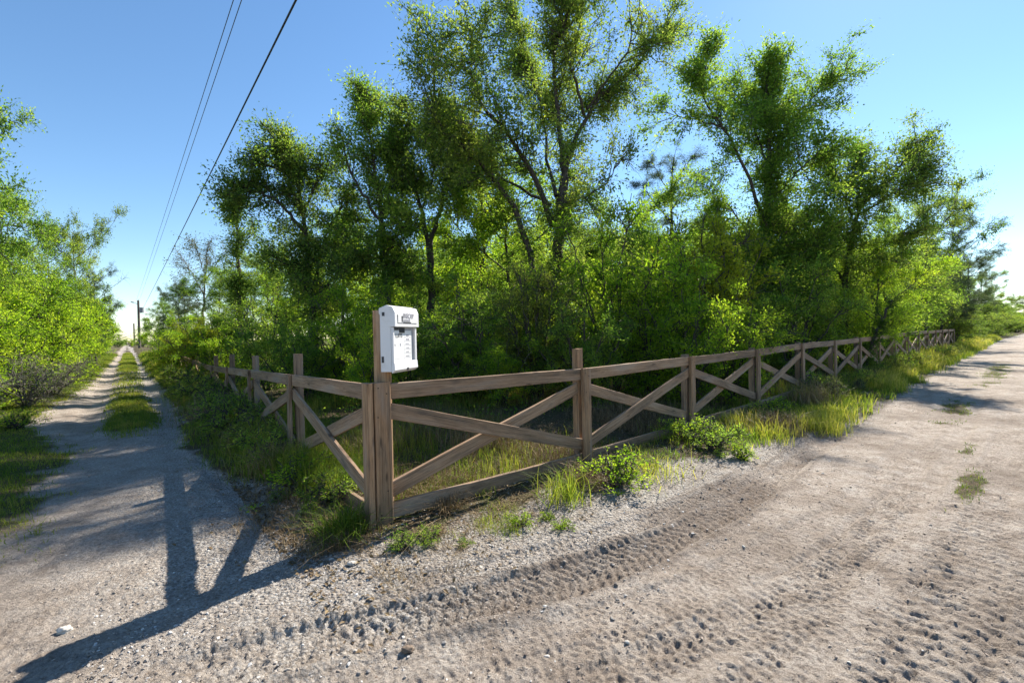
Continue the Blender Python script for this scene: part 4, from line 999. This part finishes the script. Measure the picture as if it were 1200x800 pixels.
H = 1.171
M['rust'] = plain_mat('rusty_nail', (.06, .04, .03), .7, .3, metallic=.4)
def nails(parent, pts, n3):
    n3 = unit(np.array([n3], float))[0]
    for p in pts:
        p = np.array(p, float); V, Fq = tubes(np.array([[p-n3*.004, p+n3*.0025]]), np.full((1, 2), .0055), 8)
        link('nail', np_mesh('nail', V, [Fq, np.array([range(7, -1, -1), range(8, 16)])]), M['rust'], parent)
def fence(root, U, Vv, us, n_bot, tall, side, dz):
    """us: distances of the battens along the fence (first is the corner).  Local frame = root's"""
    u3 = lambda u, v, z: (UU[0]*u+VV[0]*v, UU[1]*u+VV[1]*v, z)
    UU, VV = U, Vv
    v3 = (Vv[0], Vv[1], 0)
    zoff = lambda u: gz1(*(NC+U*u))
    zs = [zoff(u)*.5+dz[min(i, len(dz)-1)] for i, u in enumerate(us)]
    for i, u in enumerate(us):
        z = zs[i]
        if i > 0:
            board('batten', u3(u, -.019, z-.12), u3(u, -.019, z+H+.004), v3, .135 if side == 'R' else .10, .038, root, 'wood_warm' if i < 3 and side == 'R' else 'wood', seg=8)
            hgt_ = H+.03+tall[i-1] if i-1 < len(tall) else H-.02
            board('post', u3(u-.02, -.124, z-.1), u3(u-.02, -.124, z+hgt_), v3, .092, .088, root, 'wood_warm' if side == 'R' and i == 1 else 'wood', seg=8)
        if 0 < i < 4:
            nails(root, [u3(u+a_, .0, z+b_) for a_, b_ in ((-.03, H-.05), (.028, H-.085), (-.02, H-.27), (.025, .32), (-.028, .16))], v3)
        if i+1 == len(us): break
        a, b = (us[i]+.19 if side == 'R' else us[i]+.125) if i == 0 else us[i], us[i+1]
        za, zb = zs[i], zs[i+1]
        g = .0015 if i else 0.
        board('top_rail', u3(a+g, -.058, za+H-.066), u3(b-g, -.058, zb+H-.066), v3, .130, .036, root)
        if i < n_bot: board('bottom_rail', u3(a+g, -.058, za+.130), u3(b-g, -.058, zb+.125), v3, .128, .036, root)
        lo, hi = .285, .945
        fl = (i % 2 == 0) if side == 'R' else (i % 2 == 1)
        f0, f1 = (hi, lo) if fl else (lo, hi)
        fi, fo = (.012, .012)
        board('brace', u3(a+fi, -.0595, za+f0), u3(b-fo, -.0595, zb+f1), v3, .126, .033, root)
        board('brace', u3(a+.03, -.0965, za+f1), u3(b-.075, -.0965, zb+f0), v3, .126, .034, root)

def u_at(px, U):
    d = ray(px, 500)[:2]; # NC + U*u = k*d
    A = np.array([[U[0], -d[0]], [U[1], -d[1]]]); return float(np.linalg.solve(A, -NC)[0])
rf = empty('fence', (NC[0], NC[1], 0), 0, 'long weathered wooden fence of crossed braces running along the right road', 'fence')
ur = [0.]+[u_at(689, UR)+2.46*k for k in range(15)]
fence(rf, UR, VR, ur, 4, [.20, 0, 0, 0, -.1, 0, 0], 'R', [0, -.06, -.02, .0, .04, .07, .09, .11, .13, .15, .17])
lf = empty('fence', (NC[0], NC[1], 0), 0, 'shaded wooden fence of crossed braces with tall back posts along the left lane', 'fence')
ul = [0.]+[u_at(p, UL) for p in (338, 291.5, 266, 248.5)]
st = ul[4]-ul[3]
ul += [ul[4]+2.6*k for k in range(1, 12)]
fence(lf, UL, VL, ul, 1, [.22, .20, .24, .22, .15, .1, .2, .2, .2, .2, .2, .2, .2, .2, .2], 'L', [0, -.085, -.17, -.25, -.32, -.36])
# corner post of the right fence: a core cased in boards
def W3(u, v, z, U, V): return (U[0]*u+V[0]*v, U[1]*u+V[1]*v, z)
vr3 = (VR[0], VR[1], 0); vl3 = (VL[0], VL[1], 0)
zc = gz1(*NC)
cp = board('corner_post', W3(.094, -.098, zc-.1, UR, VR), W3(.094, -.098, zc+H-.008, UR, VR), vr3, .105, .115, rf, 'wood', seg=8)
board('corner_board', W3(.121, -.019, zc-.06, UR, VR), W3(.121, -.019, zc+H+.002, UR, VR), vr3, .138, .038, rf, 'wood_warm', seg=10, bow=.002)
board('corner_board', W3(.062, -.019, zc-.06, UL, VL), W3(.062, -.019, zc+H, UL, VL), vl3, .124, .046, lf, 'wood_warm', seg=10, bow=.002)

nails(rf, [W3(a_, 0., zc+b_, UR, VR) for a_, b_ in ((.085, H-.04), (.155, H-.09), (.08, .90), (.15, .30), (.09, .12))], vr3)
# ------------------------------------------------------------------ sign post and flyer box
BA = math.radians(15.)
bd = np.array([math.sin(BA), math.cos(BA)]); bn = np.array([bd[1], -bd[0]])      # along the front, outward normal
PC = np.array([-1.082, 3.756])
sp = empty('sign_post', (PC[0], PC[1], zc), 0, 'tall square treated-wood post rising behind the fence corner, carrying the white box', 'post')
zt = float(at_depth(447, 364, 3.76)[2])
board('shaft', (0, 0, -.1), (0, 0, zt-zc), (bn[0], bn[1], 0), .104, .104, sp, 'wood_warm', seg=10, bow=.002)
BW, BH, BD = .40, .525, .118
fl = np.array([-.946, 3.60])                                  # front left lower corner
z0 = float(at_depth(461.5, 436, 3.6)[2])
box = empty('flyer_box', (fl[0], fl[1], z0), 0, 'white plastic flyer box with a printed header and a plan sheet, on the tall post', 'flyer box')
# local frame of the box: X along the front, Y inwards (away from the viewer of the front), Z up
Mx = Matrix(((bd[0], -bn[0], 0, 0), (bd[1], -bn[1], 0, 0), (0, 0, 1, 0), (0, 0, 0, 1)))
box.matrix_world = Matrix.Translation((fl[0], fl[1], z0)) @ Mx
import bmesh
def bm_obj(name, bm, mat, parent, bev=0., seg=2):
    if bev: bmesh.ops.bevel(bm, geom=bm.edges[:], offset=bev, segments=seg, profile=.6, affect='EDGES', clamp_overlap=True)
    bmesh.ops.recalc_face_normals(bm, faces=bm.faces[:])
    me = bpy.data.meshes.new(name); bm.to_mesh(me); bm.free()
    for p in me.polygons: p.use_smooth = False
    return link(name, me, M[mat], parent)
def prism(bm, outline, x0, x1):
    """outline in (y,z), extruded along x"""
    a = [bm.verts.new((x0, y, z)) for y, z in outline]; b = [bm.verts.new((x1, y, z)) for y, z in outline]
    n = len(outline); bm.faces.new(a); bm.faces.new(b[::-1])
    for i in range(n): bm.faces.new((a[i], b[i], b[(i+1) % n], a[(i+1) % n]))
def cuboid(bm, x0, x1, y0, y1, z0_, z1): prism(bm, [(y0, z0_), (y1, z0_), (y1, z1), (y0, z1)], x0, x1)
bm = bmesh.new(); cuboid(bm, 0, BW, .022, BD, .0, BH-.03); bm_obj('body', bm, 'box_white', box, .005, 2)
# frame round the window: left, right, sill
zh = BH*.685
bm = bmesh.new(); cuboid(bm, .0, .018, 0, .020, .078, zh); bm_obj('window_frame', bm, 'box_white', box, .004)
bm = bmesh.new(); cuboid(bm, BW-.030, BW, 0, .020, .078, zh); bm_obj('window_frame', bm, 'box_white', box, .004)
bm = bmesh.new(); prism(bm, [(-.010, .012), (.020, -.012), (.020, .077), (-.004, .077)], 0, BW); bm_obj('lower_lip', bm, 'box_white', box, .004)
bm = bmesh.new(); prism(bm, [(-.022, zh+.003), (.030, zh+.003), (BD+.004, BH-.055), (BD+.004, BH-.012), (.055, BH+.012), (.0, BH-.004), (-.020, BH-.045)], -.006, BW+.006)
hd = bm_obj('header', bm, 'box_white', box, .003, 2)
bm = bmesh.new(); cuboid(bm, .020, BW-.032, .0165, .0205, .079, zh-.001); bm_obj('recess', bm, 'box_grey', box)
bm = bmesh.new(); cuboid(bm, .020, BW-.075, .0125, .0145, .080, zh-.028); pap = bm_obj('flyer_sheet', bm, 'paper', box)
bm = bmesh.new(); cuboid(bm, .12, .20, .006, .0125, zh-.045, zh-.001); cuboid(bm, .03, .10, .006, .0125, zh-.020, zh-.001); bm_obj('flap_clip', bm, 'box_dark', box)
bm = bmesh.new(); cuboid(bm, .20, .225, -.014, -.005, .0, .022); bm_obj('latch', bm, 'box_dark', box)
bm = bmesh.new(); cuboid(bm, -.0095, -.0062, .070, .092, BH-.075, BH-.045); bm_obj('side_catch', bm, 'box_dark', box)
bm = bmesh.new(); cuboid(bm, -.004, .0005, .088, .106, .075, .125); bm_obj('side_catch', bm, 'box_dark', box)
def text_mesh(name, s, size, x, y, z, mat, parent, sx=1.):
    cu_ = bpy.data.curves.new(name, 'FONT'); cu_.body = s; cu_.size = size; cu_.extrude = .0006; cu_.offset = size*.012
    t = bpy.data.objects.new(name+'_tmp', cu_); COL.objects.link(t)
    dg = bpy.context.evaluated_depsgraph_get(); me = bpy.data.meshes.new_from_object(t.evaluated_get(dg))
    bpy.data.objects.remove(t); bpy.data.curves.remove(cu_)
    # text XY -> box XZ, facing -Y
    me.transform(Matrix(((sx, 0, 0, x), (0, 0, -1, y), (0, 1, 0, z), (0, 0, 0, 1))))
    return link(name, me, M[mat], parent)
yh = -.0232
bm = bmesh.new()
za_, zb_ = zh+.030, BH-.066
cuboid(bm, .035, .042, yh, -.0205, za_, zb_); cuboid(bm, .042, .36, yh, -.0205, za_, za_+.005); cuboid(bm, .13, .26, yh-.0006, -.0207, za_+.001, za_+.014)
cuboid(bm, .105, .122, yh, -.0205, za_+.012, zb_-.008); bm_obj('printed_frame', bm, 'ink', hd)
text_mesh('header_print', 'INSCAP', .056, .132, yh, za_+.046, 'ink_grey', hd, .95)
text_mesh('header_print', 'cooed', .034, .134, yh, za_+.019, 'ink_grey', hd, 1.3)
ys = .0118
text_mesh('sheet_print', 'LUITS', .048, .055, ys, zh-.085, 'ink', pap, .95)
text_mesh('sheet_print', 'A', .035, .035, ys, .205, 'ink_grey', pap); text_mesh('sheet_print', 'B', .035, .125, ys, .205, 'ink_grey', pap)
bm = bmesh.new()
cuboid(bm, .024, .20, ys, .0124, .100, .103); cuboid(bm, .105, .107, ys, .0124, .103, .235); cuboid(bm, .20, .202, ys, .0124, .09, zh-.04)
for i in range(6):
    z_ = .105+i*.034; cuboid(bm, .208, .315, ys, .0124, z_, z_+.004)
bm_obj('plan_lines', bm, 'ink_grey', pap)
bm = bmesh.new()
for i in range(6):
    z_ = .115+i*.034; cuboid(bm, .222+.006*(i % 3), .290-.008*(i % 2), ys, .0124, z_, z_+(.014 if i > 3 else .009))
bm_obj('list_rows', bm, 'ink_grey', pap)

# ------------------------------------------------------------------ power lines and poles
def cyl(p0, p1, r0, r1, sides=10):
    return tubes(np.array([[p0, p1]], float), np.array([[r0, r1]]), sides)
def capped(name, p0, p1, r0, r1, mat, parent, sides=12):
    V, Fq = cyl(p0, p1, r0, r1, sides); return link(name, np_mesh(name, V, [Fq, np.array([range(sides-1, -1, -1), range(sides, 2*sides)])], smooth=False), M[mat], parent)
D1 = 95.
pb_ = at_depth(163.5, 400, D1); top = float(at_depth(163, 352, D1)[2])
def pole(x, y, h, label, fit):
    r = empty('utility_pole', (x, y, 0), 0, label, 'utility pole', 'utility poles along the lane')
    capped('shaft', (0, 0, -.3), (0, 0, h), .26, .19, 'pole', r)
    capped('insulator', (0, 0, h), (0, 0, h+.28), .06, .04, 'metal', r)
    if fit:
        t = capped('transformer', (.75, -.1, h-2.6), (.75, -.1, h-1.5), .38, .38, 'metal', r, 14)
        capped('bracket', (.1, 0, h-2.), (.5, -.08, h-2.), .06, .06, 'metal', r, 6)
        capped('lamp_arm', (-.1, 0, h-.8), (-1.0, -.1, h-.35), .05, .04, 'metal', r, 6)
        capped('lamp_head', (-.95, -.1, h-.42), (-1.45, -.12, h-.25), .13, .09, 'metal', r, 8)
    return r
pole(pb_[0], pb_[1], top, 'nearer utility pole with a transformer and a lamp arm at the end of the lane', True)
p2 = at_depth(157.5, 400, 150.); pole(p2[0], p2[1], float(at_depth(157, 379, 150)[2]), 'farther thin utility pole beyond the one with the transformer', False)
def wire(name, A, B, r, sag, label):
    A, B = np.array(A), np.array(B); ext = A+(A-B)*.35          # carries on over the camera
    k = 60; t = np.linspace(0, 1, k)[:, None]; P = ext+(B-ext)*t; P[:, 2] -= 4*sag*(t*(1-t))[:, 0]-4*sag*(.26*.74)*(1-t[:, 0])
    V, Fq = tubes(P[None], np.full((1, k), r), 6); tag(link('power_line', np_mesh(name, V, [Fq], smooth=True), M['wire']), label, 'power line', 'power lines over the lane')
topP = np.array([pb_[0], pb_[1], top])
wire('w', at_depth(345, 0, 6.8), topP+[.2, 0, -2.9], .016, .25, 'thickest, lowest overhead cable, on the right of the three')
wire('w', at_depth(282.5, 0, 11.0), topP+[.25, 0, .1], .010, .2, 'right one of the two thin overhead wires')
wire('w', at_depth(273, 0, 11.0), topP+[-.35, 0, .1], .010, .2, 'left one of the two thin overhead wires, outermost of all')

# ------------------------------------------------------------------ light, sky, camera
SUN_AZ, SUN_EL = math.radians(38.9), math.radians(41.2)
sd = Vector((math.sin(SUN_AZ)*math.cos(SUN_EL), math.cos(SUN_AZ)*math.cos(SUN_EL), math.sin(SUN_EL)))
sl = bpy.data.lights.new('sun', 'SUN'); sl.energy = 4.9; sl.angle = math.radians(.55); sl.color = (1., .93, .82)
so = bpy.data.objects.new('sun', sl); COL.objects.link(so); so.rotation_euler = sd.to_track_quat('Z', 'Y').to_euler(); so.location = (20, 25, 40)
w = bpy.data.worlds.new('World'); sc.world = w; w.use_nodes = True
nt = w.node_tree; bg = nt.nodes['Background']; sky = nt.nodes.new('ShaderNodeTexSky'); sky.sky_type = 'NISHITA'
sky.sun_disc = False; sky.sun_elevation = SUN_EL; sky.sun_rotation = SUN_AZ
sky.air_density = 1.0; sky.dust_density = .06; sky.ozone_density = 3.0; sky.altitude = 0
hs = nt.nodes.new('ShaderNodeHueSaturation'); hs.inputs['Saturation'].default_value = 1.1; hs.inputs['Hue'].default_value = .497; nt.links.new(sky.outputs[0], hs.inputs['Color']); nt.links.new(hs.outputs[0], bg.inputs[0]); bg.inputs[1].default_value = .084

cam = bpy.data.cameras.new('camera'); co = bpy.data.objects.new('camera', cam); COL.objects.link(co); sc.camera = co
cam.sensor_width = 36; cam.sensor_fit = 'HORIZONTAL'; cam.lens = 36*F/1200; cam.clip_start = .05; cam.clip_end = 4000
co.matrix_world = Matrix(((cr[0], cu[0], -cf[0], 0), (cr[1], cu[1], -cf[1], 0), (cr[2], cu[2], -cf[2], CAMH), (0, 0, 0, 1)))

vs = sc.view_settings; vs.view_transform = 'Standard'; vs.look = 'None'; vs.exposure = 1.3; vs.gamma = 1.; vs.use_curve_mapping = False
cy = sc.cycles
cy.max_bounces = 9; cy.diffuse_bounces = 6; cy.glossy_bounces = 2; cy.transmission_bounces = 7; cy.transparent_max_bounces = 6
cy.use_adaptive_sampling = True; cy.adaptive_threshold = .015
cy.use_denoising = True
try: cy.denoiser = 'OPENIMAGEDENOISE'
except Exception: pass
cy.sample_clamp_indirect = 10.
